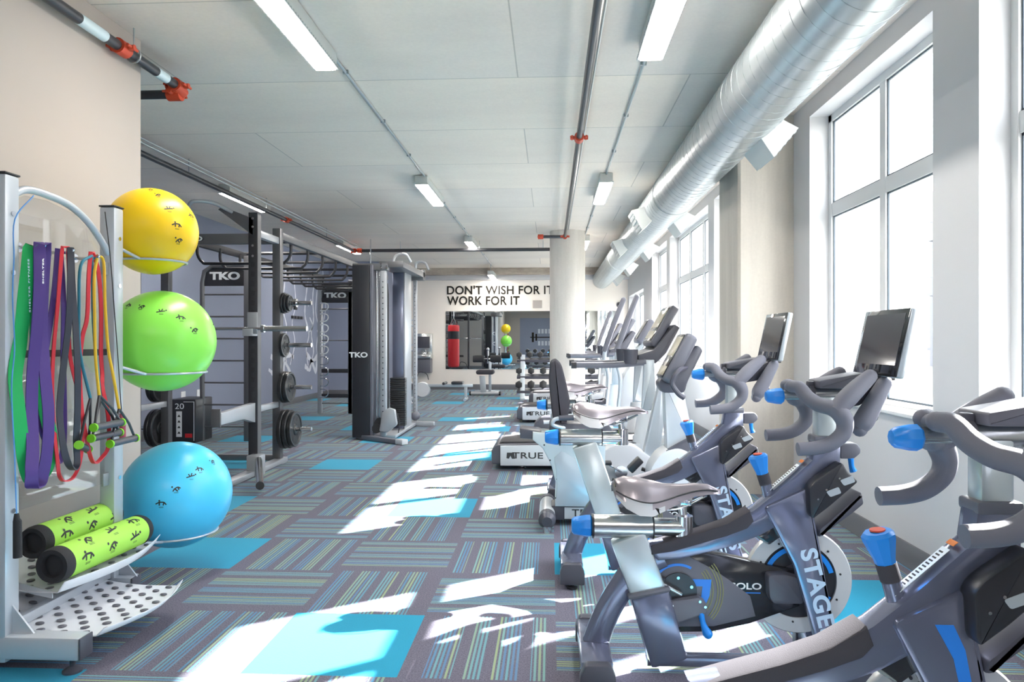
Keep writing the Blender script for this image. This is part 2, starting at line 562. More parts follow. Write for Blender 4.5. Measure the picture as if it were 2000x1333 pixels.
def dup(o, loc, rz=None, label=None, group=None):
    c = copy_tree(o)
    c.location = loc
    if rz is not None: c.rotation_euler = (0, 0, rz)
    if label: c['label'] = label
    if group: c['group'] = group
    return c

_fc = {}
def text(name, s, size, m4, material, parent=None, ext=0.001, sx=1.0, space=1.0, offset=0.0, shear=0.0, label=None):
    """flat lettering as a mesh; local x = reading direction, local y = up of letters"""
    cu = bpy.data.curves.new('tmp', 'FONT')
    cu.body = s; cu.size = size; cu.extrude = ext; cu.align_x = 'CENTER'; cu.align_y = 'CENTER'
    cu.space_character = space; cu.offset = offset; cu.shear = shear
    to = bpy.data.objects.new('tmp', cu)
    C.objects.link(to)
    dg = bpy.context.evaluated_depsgraph_get()
    me = bpy.data.meshes.new_from_object(to.evaluated_get(dg))
    bpy.data.objects.remove(to); bpy.data.curves.remove(cu)
    me.name = name
    me.transform(m4 @ Matrix.Diagonal((sx, 1, 1, 1)))
    me.materials.clear(); me.materials.append(material)
    o = bpy.data.objects.new(name, me); C.objects.link(o)
    if parent: o.parent = parent
    if label: o['label'] = label
    return o

def frame_m4(o, xdir, ydir):
    x = Vector(xdir).normalized(); y = Vector(ydir); y = (y - x * y.dot(x)).normalized(); z = x.cross(y)
    return Matrix(((x.x, y.x, z.x, o[0]), (x.y, y.y, z.y, o[1]), (x.z, y.z, z.z, o[2]), (0, 0, 0, 1)))

# little printed exercise figures, mapped with fn(u, v) -> point on a curved surface
def figure(bm, fn, u, v, s, kind=0):
    poses = [
        [((-1, 0), (-.3, .35)), ((-.3, .35), (.5, .3)), ((.5, .3), (.9, -.2)), ((-.3, .35), (-.35, -.3)), ((.5, .3), (.35, -.3))],
        [((-.6, -.4), (-.3, .1)), ((-.3, .1), (.3, .4)), ((.3, .4), (.8, .1)), ((-.3, .1), (.3, -.4)), ((.3, .4), (.5, -.2))],
        [((-1, -.2), (0, 0)), ((0, 0), (.8, .1)), ((0, 0), (.3, .6)), ((-.2, -.02), (-.5, .5))],
    ]
    for a, b_ in poses[kind % 3]:
        a = Vector(a) * s; b2 = Vector(b_) * s
        d = b2 - a; nrm = Vector((-d.y, d.x)).normalized() * s * 0.11
        n = 3; prev = None
        for k in range(n + 1):
            p = a + d * (k / n)
            q = (bm.verts.new(fn(u + p.x - nrm.x, v + p.y - nrm.y)), bm.verts.new(fn(u + p.x + nrm.x, v + p.y + nrm.y)))
            if prev: bm.faces.new((prev[0], prev[1], q[1], q[0]))
            prev = q
    hx, hy = [(-1.05, .2), (-.75, .45), (1.0, .25)][kind % 3]
    hx = (-.35 if kind % 3 == 0 else hx); hy = (.6 if kind % 3 == 0 else hy)
    ring = [bm.verts.new(fn(u + s * (hx + .17 * math.cos(t)), v + s * (hy + .17 * math.sin(t)))) for t in [i * math.pi / 4 for i in range(8)]]
    bm.faces.new(ring)
    for k in range(2):   # caption bar
        yy = -.55 - .14 * k
        q = [bm.verts.new(fn(u + s * x, v + s * y)) for x, y in ((-.4, yy), (.4, yy), (.4, yy - .05), (-.4, yy - .05))]
        bm.faces.new(q)

# ================================================================== THE SETTING
TW = 0.6096; FX0 = 0.026; FY0 = 2.659
CEIL = 3.17
XR = 2.03; XL = -5.25; YF = 18.55; YB = -4.0
CY = {(-2, 0), (-2, 4), (0, 2), (-4, 2), (-5, 4), (-4, 7), (-2, 8), (-2, 12), (-3, 14), (-4, 10), (-5, 12), (-7, 14), (-7, 10),
      (-6, 7), (-4, 19), (-2, 17), (-4, 23), (-2, 21), (-9, 20), (-4, -1), (2, 1), (0, 8), (1, 12), (2, 6), (-7, 18), (1, -2), (-2, -4), (0, 17), (2, 15), (-6, 16)}
bm = NB()
uvl = bm.loops.layers.uv.new('UVMap'); tl = bm.loops.layers.uv.new('tile')
for i in range(-9, 4):
    for j in range(-11, 27):
        x0 = FX0 + i * TW; y0 = FY0 + j * TW; x1 = x0 + TW; y1 = y0 + TW
        vs = [bm.verts.new(p) for p in ((x0, y0, 0), (x1, y0, 0), (x1, y1, 0), (x0, y1, 0))]
        f = bm.faces.new(vs)
        ver = (i + j) % 2 != 0
        fl = random.random() < 0.5; rr = random.random() * 50
        uv4 = [(0, 0), (1, 0), (1, 1), (0, 1)]
        for lp, (a, b_) in zip(f.loops, uv4):
            u = a if ver else b_; v = b_ if ver else a
            if fl: u = 1 - u
            lp[uvl].uv = (u, v); lp[tl].uv = (rr, 0)
        f.material_index = 1 if (i, j) in CY else 0
me = bpy.data.meshes.new('floor'); bmesh.ops.remove_doubles(bm, verts=bm.verts, dist=1e-5); bm.to_mesh(me); bm.free()
me.materials.append(M['carpet']); me.materials.append(M['cyan'])
fo = bpy.data.objects.new('floor', me); C.objects.link(fo); fo['kind'] = 'structure'

bm = NB(); box(bm, XL - .2, XR + .3, YB - .2, YF + .2, CEIL, CEIL + .2); struct('ceiling', bm, M['ceiling'])
bm = NB(); box(bm, XL, XR, 18.1, YF, 3.0, CEIL); struct('trim_1', bm, M['beam'])
bm = NB(); box(bm, -4.05, XR, 18.3, YF, 2.89, 3.0, 0.004); struct('trim_2', bm, M['white_paint'])

# right wall with its openings
WIN = [(1.65, 3.456, .85, 3.04), (3.86, 5.64, .85, 3.04), (6.9, 8.86, .85, 3.04), (9.19, 12.1, .85, 3.04),
       (12.4, 14.2, .85, 3.04), (15.46, 18.3, .35, 2.43)]
XO = XR + .30
bm = NB()
ys = YB
for (a, b_, s, h) in WIN:
    box(bm, XR, XO, ys, a, 0, CEIL)
    box(bm, XR, XO, a, b_, 0, s)
    box(bm, XR, XO, a, b_, h, CEIL)
    ys = b_
box(bm, XR, XO, ys, YF + .2, 0, CEIL)
struct('wall_right', bm, M['white_paint'])
bm = NB(); box(bm, XL - .2, XL, 4.3, YF, 0, CEIL); struct('wall_left', bm, M['grey_wall'])
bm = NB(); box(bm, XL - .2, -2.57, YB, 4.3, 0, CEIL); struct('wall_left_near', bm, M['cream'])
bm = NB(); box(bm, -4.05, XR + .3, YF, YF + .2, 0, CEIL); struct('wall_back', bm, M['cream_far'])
bm = NB(); box(bm, XL - .2, -4.05, 16.5, YF + .2, 0, CEIL); struct('wall_back_left', bm, M['grey_wall'])
bm = NB(); box(bm, -1.75, XR + .3, YB - .2, YB, 0, 2.62); struct('wall_front', bm, M['grey_wall'])
bm = NB(); box(bm, -2.6, -1.75, YB - .2, YB, 0, CEIL); box(bm, -1.75, XR + .3, YB - .2, YB, 2.62, CEIL)
struct('wall_front_trim', bm, M['cream'])

def bb(name, x0, x1, y0, y1, h=.14, m='base'):
    bm = NB(); box(bm, x0, x1, y0, y1, 0, h, .003); struct(name, bm, M[m])
bb('baseboard_right', XR - .014, XR, YB, YF)
bb('baseboard_back', -4.05, XR - .014, YF - .014, YF)
bb('baseboard_back_left', XL, -4.05, 16.486, 16.5, .12)
bb('baseboard_left', XL, XL + .014, 4.3, 16.486, .12)
bb('baseboard_left_near', -2.57, -2.556, YB, 4.3)
bb('baseboard_left_end', XL + .014, -2.57, 4.3, 4.314, .12)

for n, (a, b_, s, h) in enumerate(WIN, 1):
    xf0, xf1 = 2.175, 2.235
    np_ = {1: 2, 2: 2, 3: 2, 4: 3, 5: 2, 6: 3}[n]
    tz = 2.30 if n < 6 else None
    bm = NB()
    fw = .055
    box(bm, xf0, xf1, a, a + fw, s, h); box(bm, xf0, xf1, b_ - fw, b_, s, h)
    box(bm, xf0, xf1, a, b_, s, s + fw); box(bm, xf0, xf1, a, b_, h - fw, h)
    yy = [a + (b_ - a) * k / np_ for k in range(np_ + 1)]
    for k in range(1, np_):
        box(bm, xf0 + .003, xf1 - .003, yy[k] - .04, yy[k] + .04, s + fw, h - fw)
    if tz: box(bm, xf0 + .005, xf1 - .005, a + fw, b_ - fw, tz - .05, tz + .05)
    win = struct('window_%d' % n, bm, M['frame_white'])
    bm = NB()
    zs = [(s + fw, (tz - .05) if tz else h - fw)] + ([(tz + .05, h - fw)] if tz else [])
    for k in range(np_):
        ya = yy[k] + (fw if k == 0 else .04); yb = yy[k + 1] - (fw if k == np_ - 1 else .04)
        for za, zb in zs:
            g = .012
            box(bm, 2.19, 2.20, ya, ya + g, za, zb); box(bm, 2.19, 2.20, yb - g, yb, za, zb)
            box(bm, 2.19, 2.20, ya, yb, za, za + g); box(bm, 2.19, 2.20, ya, yb, zb - g, zb)
    obj('window_gasket', bm, M['frame_dark'], win)
    bm = NB(); box(bm, 2.203, 2.209, a + .02, b_ - .02, s + .02, h - .02)
    obj('window_pane', bm, M['glass'], win)
    bm = NB(); box(bm, XR - .03, 2.18, a - .0, b_ + .0, s - .0, s + .022, .004)
    obj('window_sill', bm, M['frame_white'], win)

bn = thing('feather_flag', 'tall purple feather flag outside the window at the right edge', 'flag', (3.55, 5.1, -.3))
bm = NB(); prism(bm, rounded([(0, 1.15), (.36, 1.15), (.36, 4.2), (.22, 4.7), (0, 4.8)], .08), -.003, .003, 0, 'x'); obj('cloth', bm, M['purple_film'], bn)
bm = NB(); cyl(bm, (0, 0, 0), (0, 0, 4.8), .014, seg=10); lathe(bm, [(.18, 0), (.18, .03), (.03, .05)], (0, 0, 0), seg=20); obj('pole', bm, M['galv'], bn)
# concrete pilaster and round column
bm = NB(); prism(bm, [(1.575 + .02, 6.0), (XR, 6.0), (XR, 6.66), (1.575, 6.66), (1.575, 6.02)], 0, CEIL, 0.004, 'z')
struct('trim_3', bm, M['pilaster'])
bm = NB(); lathe(bm, [(.305, 0), (.305, CEIL)], (.30, 12.23, 0), seg=64); struct('trim_4', bm, M['column'])

# ---- outside: pavement and the building across the street
bm = NB(); box(bm, XO, 80, -40, 80, -.35, -.3); struct('outdoor_ground', bm, M['ground'])
bld = thing('apartment_building', 'pale stone apartment block with balconies seen through the windows', 'building', (24, 16, -.3))
bm = NB(); box(bm, 0, 8, -22, 30, 0, 11); obj('facade', bm, M['stone'], bld)
for r in range(3):
    for q in range(7):
        y = -18 + q * 6.6; z = 1.6 + r * 3.3
        bm = NB(); box(bm, -.05, .03, y, y + 2.2, z, z + 1.7); obj('window', bm, M['outwin'], bld)
    bm = NB(); box(bm, -1.2, 0, -20, 28, 1.0 + r * 3.3, 1.2 + r * 3.3)
    for q in range(12): box(bm, -1.2, -1.14, -20 + q * 4.3, -19.9 + q * 4.3, 1.2 + r * 3.3, 2.1 + r * 3.3)
    box(bm, -1.2, -1.14, -20, 28, 2.1 + r * 3.3, 2.16 + r * 3.3)
    obj('balcony', bm, M['stone'], bld)

# ---- lettering and mirror on the back wall
def on_back(x, z, y=YF - .004): return frame_m4((x, y, z), (1, 0, 0), (0, 0, 1))
sg = thing('wall_sign', "dark lettering DON'T WISH FOR IT WORK FOR IT above the mirror", 'sign', (-1.45, YF - .01, 2.4))
def sign_line(s, x0, x1, z, size):
    o = text('lettering', s, size, Matrix.Identity(4), M['sign'], None, .004, 1.0, 1.06, .006)
    xs = [v.co.x for v in o.data.vertices]; zs_ = [v.co.y for v in o.data.vertices]
    k = (x1 - x0) / (max(xs) - min(xs)); kz = .235 / (max(zs_) - min(zs_))
    cx = (min(xs) + max(xs)) / 2; cz = (min(zs_) + max(zs_)) / 2
    o.data.transform(Matrix.Translation((0, 0, 0)) @ Matrix.Diagonal((k, kz, 1, 1)) @ Matrix.Translation((-cx, -cz, 0)))
    o.data.transform(frame_m4(((x0 + x1) / 2 + 1.45, 0, z - 2.4), (1, 0, 0), (0, 0, 1)))
    o.parent = sg
def bx(px, zc=18.65):       # x on the back wall for a line of sight
    xc = (px - 1000) / 1377 * zc
    return xc * .99855 - zc * .05387
sign_line("DON'T WISH FOR IT", -2.722, .085, 2.63, .3)
sign_line('WORK FOR IT', -2.722, -.80, 2.35, .3)
mr = thing('wall_mirror', 'long frameless mirror on the back wall under the lettering', 'mirror', (-.3, YF - .012, .54))
bm = NB(); box(bm, -2.455, 2.05, -.004, .010, 0, 1.53); obj('mirror_glass', bm, M['mirror'], mr)
tag(obj('thermostat', (lambda b: (box(b, -.12, .12, -.02, .0, -.1, .1, .004), b)[1])(NB()), M['cream'], None, loc=(-.33, YF, 2.25)),
    'small pale wall plate above the mirror', 'wall plate')
bm = NB(); lathe(bm, [(.07, 0), (.07, .03), (.045, .05), (.03, .07), (0, .075)], (0, 0, 0), 'y', 20)
bmesh.ops.scale(bm, vec=(1, -1, 1), verts=bm.verts)
cm = thing('security_camera', 'small dark dome camera high on the right of the back wall', 'camera', (1.80, YF, 2.23))
obj('housing', bm, M['darkmid'], cm)
bm = NB(); sphere(bm, (0, -.06, 0), .04, 20); obj('lens_dome', bm, M['black_g'], cm)

# back-left wall details: chalk-like white drawings on the long grey wall, and a row of outlets
def blob(bm, pts, w):
    """ragged painted stroke on the left wall: pts (y,z)"""
    P = catmull([(p[0], p[1], 0) for p in pts], 6)
    prev = None
    for k, p in enumerate(P):
        t = P[min(k + 1, len(P) - 1)] - P[max(k - 1, 0)]; t.normalize()
        ww = w * (0.6 + 0.7 * random.random())
        q = (bm.verts.new((.004, p.x - t.y * ww, p.y + t.x * ww)), bm.verts.new((.004, p.x + t.y * ww, p.y - t.x * ww)))
        if prev: bm.faces.new((prev[0], prev[1], q[1], q[0]))
        prev = q
def mural(name, y0, strokes, label, loc):
    bm = NB()
    for s in strokes: blob(bm, s[0], s[1])
    o = obj(name, bm, M['chalk']); o.location = loc
    tag(o, label, 'wall drawing')
legs = [([(0, 0), (-.12, .35), (.05, .7), (-.2, 1.1), (-.1, 1.6), (.05, 1.95), (.25, 2.05)], .03), ([(.1, 0), (.35, .3), (.2, .7), (.35, 1.0), (.3, 1.5), (.4, 1.9), (.25, 2.05)], .03),
        ([(.7, .1), (.55, .4), (.7, .8), (.5, 1.2), (.6, 1.7), (.7, 2.15), (.95, 2.25)], .03), ([(.9, .05), (1.15, .5), (1.0, .9), (1.2, 1.3), (1.1, 1.8), (.95, 2.25)], .03),
        ([(-.1, .25), (.3, .1), (.8, .25), (1.1, .2)], .06), ([(-.2, .0), (.1, -.1), (.2, .1), (.5, -.15), (.6, .1), (.9, -.1)], .05),
        ([(0, .7), (.3, .85), (.1, 1.05)], .025), ([(.6, .75), (.95, .95), (.8, 1.2)], .025), ([(0, 1.3), (.2, 1.45)], .025), ([(.65, 1.5), (.95, 1.6)], .02)]
mural('wall_drawing', 0, legs, 'white chalk style drawing of climbing figures on the grey wall', (XL, 15.05, .75))
mural('wall_drawing', 0, [(s[0], s[1] * .8) for s in legs[2:6]], 'narrow white chalk drawing on the grey wall beside the rack plates', (XL, 13.1, .75))
for i in range(4):
    tag(obj('coat_hook', (lambda b: (box(b, 0, .04, -.05, .05, -.03, .03, .006), b)[1])(NB()), M['tko_dark'], None, loc=(XL, 14.1 + i * .17, 1.77)),
        'dark hook %s on the grey wall between the drawings' % ['nearest in the row', 'second in the row', 'third in the row', 'farthest in the row'][i], 'hook', 'hooks on the grey wall')
for i in range(2):
    tag(obj('wall_outlet', (lambda b: (box(b, 0, .008, -.06, .06, -.07, .07, .002), b)[1])(NB()), M['white'], None, loc=(XL, 9.83 + i * .45, .49)),
        ['white wall outlet on the grey wall above the plyometric box', 'white wall outlet on the grey wall right of its twin'][i], 'outlet')

# ---- drawings on the wall behind the photographer, which only the mirror shows
bd = thing('barbell_decal', 'dark barbell graphic with white lettering on the grey blue wall seen in the mirror', 'wall decal', (0.25, YB + .004, 1.5))
bm = NB(); box(bm, -1.4, 1.4, 0, .006, -.03, .03)
for s in (-1, 1): box(bm, s * 1.25 - .06, s * 1.25 + .06, 0, .006, -.28, .28); box(bm, s * 1.05 - .05, s * 1.05 + .05, 0, .006, -.2, .2)
obj('barbell', bm, M['sign'], bd)
bm = NB()
for z in (.35, -.35):
    for k in range(9): box(bm, -.95 + k * .2, -.95 + k * .2 + .13, 0, .006, z - .13, z + .13)
objs('letter_block', bm, M['chalk'], bd)

# ================================================================== CEILING THINGS
def fixture(label, x, y, z=3.17, drop=0.0, L=1.24, w=.14):
    t = thing('ceiling_light', label, 'ceiling light', (x, y, z - drop), 0, 'strip lights')
    bm = NB(); box(bm, -w / 2, w / 2, 0, L, -.10, -.005, .004); box(bm, -w / 2 - .012, w / 2 + .012, -.006, L + .006, -.112, -.097, .003)
    if not drop: box(bm, -.05, .05, .1, L - .1, -.006, 0)
    obj('housing', bm, M['fixture'], t)
    bm = NB(); box(bm, -w / 2 + .006, w / 2 - .006, .01, L - .01, -.121, -.112, .003)
    obj('diffuser', bm, M['lamp'], t)
    bm = NB()
    for s in (-1, 1):
        for k in range(34):
            yy = .03 + k * (L - .06) / 33
            box(bm, s * (w / 2 + .0125), s * (w / 2 + .0145), yy - .006, yy + .006, -.109, -.101)
    obj('vent_slots', bm, M['galv'], t)
    if drop:
        bm = NB(); cyl(bm, (0, .1, 0), (0, .1, drop), .008, seg=8); cyl(bm, (0, L - .1, 0), (0, L - .1, drop), .008, seg=8)
        objs('hanger_rod', bm, M['galv'], t)
    return t
for k, (y, d, who) in enumerate(((3.30, 0, 'nearest of the middle row'), (7.93, 0, 'second of the middle row'), (12.55, 0, 'third of the middle row, above the black pipe'), (17.2, .16, 'hanging low on rods near the back wall'))):
    fixture('lit strip light, ' + who, -1.46, y, drop=d)
for k, (y, who) in enumerate(((3.25, 'nearest of the row beside the duct'), (7.93, 'second of the row beside the duct'), (12.55, 'third of the row beside the duct, right of the column'))):
    fixture('lit strip light, ' + who, .63, y)
for k, (y, who) in enumerate(((8.25, 'seen edge on above the weight rack'), (12.9, 'beyond the monkey bars'))):
    fixture('warm lit strip light, ' + who, -3.90, y)

fixture('added strip light behind the camera for fill, left of its twin', -1.46, -1.4)  # two lamps added to brighten the dark front end the mirror reflects
fixture('added strip light behind the camera for fill, right of its twin', .63, -1.4)

def conduit(label, x, y0, y1):
    bm = NB(); cyl(bm, (x, y0, 3.155), (x, y1, 3.155), .011, seg=8)
    y = y0 + .3
    while y < y1:
        box(bm, x - .02, x + .02, y - .01, y + .01, 3.145, 3.17); y += 1.1
    tag(obj('conduit', bm, M['galv']), label, 'conduit')
conduit('thin metal conduit joining the middle row of strip lights on the ceiling', -1.42, 4.54, 7.93)
conduit('thin ceiling conduit between the second and third lights of the middle row', -1.44, 9.2, 12.55)
conduit('thin ceiling conduit running to the hanging light at the back', -1.44, 13.8, 17.3)
conduit('thin metal conduit between the first two lights beside the duct', .63, 4.5, 7.93)
conduit('thin ceiling conduit running behind the round column beside the duct', .62, 9.2, 12.55)

def coupler(bm, c, axis, r=.045):
    c = Vector(c); a = Vector(axis).normalized()
    tube(bm, [c - a * .045, c + a * .045], r, 16)
    s = a.cross(Vector((0, 0, 1))).normalized() if abs(a.z) < .9 else Vector((1, 0, 0))
    for q in (-1, 1):
        tube(bm, [c + s * q * (r + .0) - a * 0, c + s * q * (r + .035)], .017, 10)
        tube(bm, [c + s * q * (r + .02) - a * .05, c + s * q * (r + .02) + a * .05], .009, 8)
def hanger(bm, x, y, z, r):
    cyl(bm, (x, y, z + r + .03), (x, y, 3.17), .005, seg=6)
    tube(bm, [(x + math.cos(t) * (r + .012), y, z + math.sin(t) * (r + .014) + .004) for t in [i * math.pi / 6 for i in range(12)]], .006, 6, closed=True)

p = thing('sprinkler_pipe', 'black sprinkler pipe with orange couplings along the top of the cream wall', 'pipe', (-2.505, 3.0, 3.0))
bm = NB(); tube(bm, [(0, -4.0, 0), (0, 1.62, 0)], .030, 14); obj('pipe', bm, M['pipe'], p)
bm = NB(); tube(bm, [(-.03, 1.66, -.04), (-.55, 1.66, -.04)], .030, 14); obj('branch', bm, M['pipe'], p)
bm = NB(); coupler(bm, (0, 1.0, 0), (0, 1, 0)); objs('coupling', bm, M['coupler'], p)
bm = NB(); coupler(bm, (0, 1.62, 0), (0, 1, 0)); coupler(bm, (-.04, 1.66, -.04), (1, 0, 0)); tube(bm, [(0, 1.58, 0), (0, 1.68, -.02), (-.04, 1.68, -.04)], .04, 12); obj('elbow', bm, M['coupler'], p)
bm = NB()
for a, b_ in ((.62, .84), (1.36, 1.48)): tube(bm, [(0, a, 0), (0, b_, 0)], .0315, 14)
objs('printed_label', bm, M['pipe_lbl'], p)
bm = NB(); cyl(bm, (0, 1.12, .05), (0, 1.12, .17), .005, seg=6); tube(bm, [(math.cos(a) * .042, 1.12, math.sin(a) * .044 + .004) for a in [i * math.pi / 6 for i in range(12)]], .006, 6, closed=True)
objs('hanger', bm, M['galv'], p)

p = thing('sprinkler_pipe', 'long dark sprinkler pipe running over the weight rack and monkey bars', 'pipe', (-3.73, 4.2, 3.0))
bm = NB(); tube(bm, [(0, 0.12, 0), (0, 8.98, 0)], .028, 12); obj('pipe', bm, M['pipe'], p)
bm = NB(); tube(bm, [(.06, 0.12, .07), (.06, 8.9, .07)], .012, 8); tube(bm, [(.10, 0.12, .09), (.10, 8.9, .09)], .009, 8); obj('conduit', bm, M['galv'], p)
for y in (.9, 5.6): 
    bm = NB(); coupler(bm, (0, y, 0), (0, 1, 0), .04); objs('coupling', bm, M['coupler'], p)
for y in (2.9, 4.9, 7.4):
    bm = NB(); cyl(bm, (0, y, .03), (0, y, .17), .005, seg=6); objs('hanger', bm, M['galv'], p)
p = thing('sprinkler_pipe', 'black sprinkler main crossing the ceiling to the round column', 'pipe', (-3.73, 13.22, 3.0))
bm = NB(); tube(bm, [(.05, 0, 0), (3.86, 0, 0)], .032, 12); tube(bm, [(3.86, 0, 0), (3.86, 0, .1)], .03, 12); obj('pipe', bm, M['pipe'], p)
bm = NB(); coupler(bm, (0.0, 0, 0), (1, 0, 0), .045); coupler(bm, (.12, 0, 0), (1, 0, 0), .045); objs('coupling', bm, M['coupler'], p)
bm = NB()
for x in (.9, 2.4, 3.6): cyl(bm, (x, 0, .03), (x, 0, .17), .006, seg=6)
objs('hanger', bm, M['galv'], p)
p = thing('sprinkler_pipe', 'black sprinkler pipe down the middle of the ceiling with an orange coupling', 'pipe', (.245, -3.5, 3.0))
bm = NB(); tube(bm, [(0, 0, 0), (.0, 15.05, 0)], .026, 14); obj('pipe', bm, M['pipe'], p)
bm = NB(); tube(bm, [(0, 15.12, 0), (-.40, 15.12, 0)], .026, 12); obj('branch', bm, M['pipe'], p)
bm = NB(); tube(bm, [(.05, 0, .08), (.05, 14.9, .08)], .008, 8); obj('conduit', bm, M['galv'], p)
for c_, a_ in (((0, 9.47, 0), (0, 1, 0)), ((0, 15.1, 0), (0, 1, 0)), ((-.40, 15.12, 0), (1, 0, 0))):
    bm = NB(); coupler(bm, c_, a_, .04); objs('coupling', bm, M['coupler'], p)
bm = NB()
for y in (5.2, 9.3, 12.8): cyl(bm, (0, y, .02), (0, y, .17), .005, seg=6)
objs('hanger', bm, M['galv'], p)

# spiral duct
DX, DZ, DR = 1.346, 2.885, .234
d = thing('spiral_duct', 'large round galvanised spiral duct under the ceiling along the window wall', 'duct', (DX, -3.9, DZ))
bm = NB(); n = 64
lathe(bm, [(DR, 0), (DR, 22.42)], (0, 0, 0), 'y', n)
obj('duct_tube', bm, M['duct'], d)
bm = NB()
hel = []
turns = int(22.3 / .13)
for k in range(turns * 24):
    t = k / 24; th = t * 2 * math.pi
    hel.append((math.cos(th) * (DR + .0005), .05 + t * .13, math.sin(th) * (DR + .0005)))
tube(bm, hel, .0028, 4)
obj('spiral_seam', bm, M['galv'], d)
bm = NB()
for y in (2.6, 5.4, 6.2, 11.6, 17.5): lathe(bm, [(DR, y), (DR + .008, y + .005), (DR + .008, y + .04), (DR, y + .045)], (0, 0, 0), 'y', n)
obj('joint_collar', bm, M['duct'], d)
def diffuser(y, side):
    bm = NB()
    a = math.radians(-40 if side > 0 else -152)
    m4 = Matrix.Translation((0, y + 3.9, 0)) @ Matrix.Rotation(-a, 4, 'Y')
    # flared box: local +x outwards
    A = [(DR * .86, -.22, -.09), (DR * .86, .22, -.09), (DR * .86, .22, .09), (DR * .86, -.22, .09)]
    B = [(DR + .13, -.20, -.13), (DR + .13, .20, -.13), (DR + .13, .20, .13), (DR + .13, -.20, .13)]
    va = [bm.verts.new(m4 @ Vector(p)) for p in A]; vb = [bm.verts.new(m4 @ Vector(p)) for p in B]
    for i in range(4): bm.faces.new((va[i], va[(i + 1) % 4], vb[(i + 1) % 4], vb[i]))
    bm.faces.new(vb); bm.faces.new(list(reversed(va)))
    o = obj('air_diffuser', bm, M['fixture'], d)
    bm = NB()
    for k in range(5):
        z = -.10 + k * .05
        box(bm, DR + .131, DR + .137, -.18, .18, z - .012, z + .012, 0, 1, m4)
    obj('grille', bm, M['galv'], o)
for y, s in ((5.15, 1), (8.6, -1), (8.6, 1), (11.2, -1), (11.3, 1), (13.9, 1), (16.3, 1), (1.5, 1)): diffuser(y, s)

# water fountain on the back wall
wf = thing('drinking_fountain', 'steel bottle filling drinking fountain on the back wall', 'drinking fountain', (-3.32, YF, .55))
bm = NB(); box(bm, -.22, .22, -.16, 0, .37, .93, .01); obj('filler_panel', bm, M['steel'], wf)
bm = NB(); box(bm, -.23, .23, -.44, 0, .27, .39, .03); obj('basin', bm, M['steel'], wf)
bm = NB(); box(bm, -.21, .21, -.36, 0, -.10, .27, .02); obj('cabinet', bm, M['darkmid'], wf)
bm = NB(); tube(bm, [(.08, -.3, .38), (.08, -.3, .45), (.02, -.25, .48)], .012, 8, 4); obj('spout', bm, M['chrome'], wf)
bm = NB(); box(bm, -.16, .16, -.165, -.158, .55, .85, .002); obj('filler_recess', bm, M['dark'], wf)

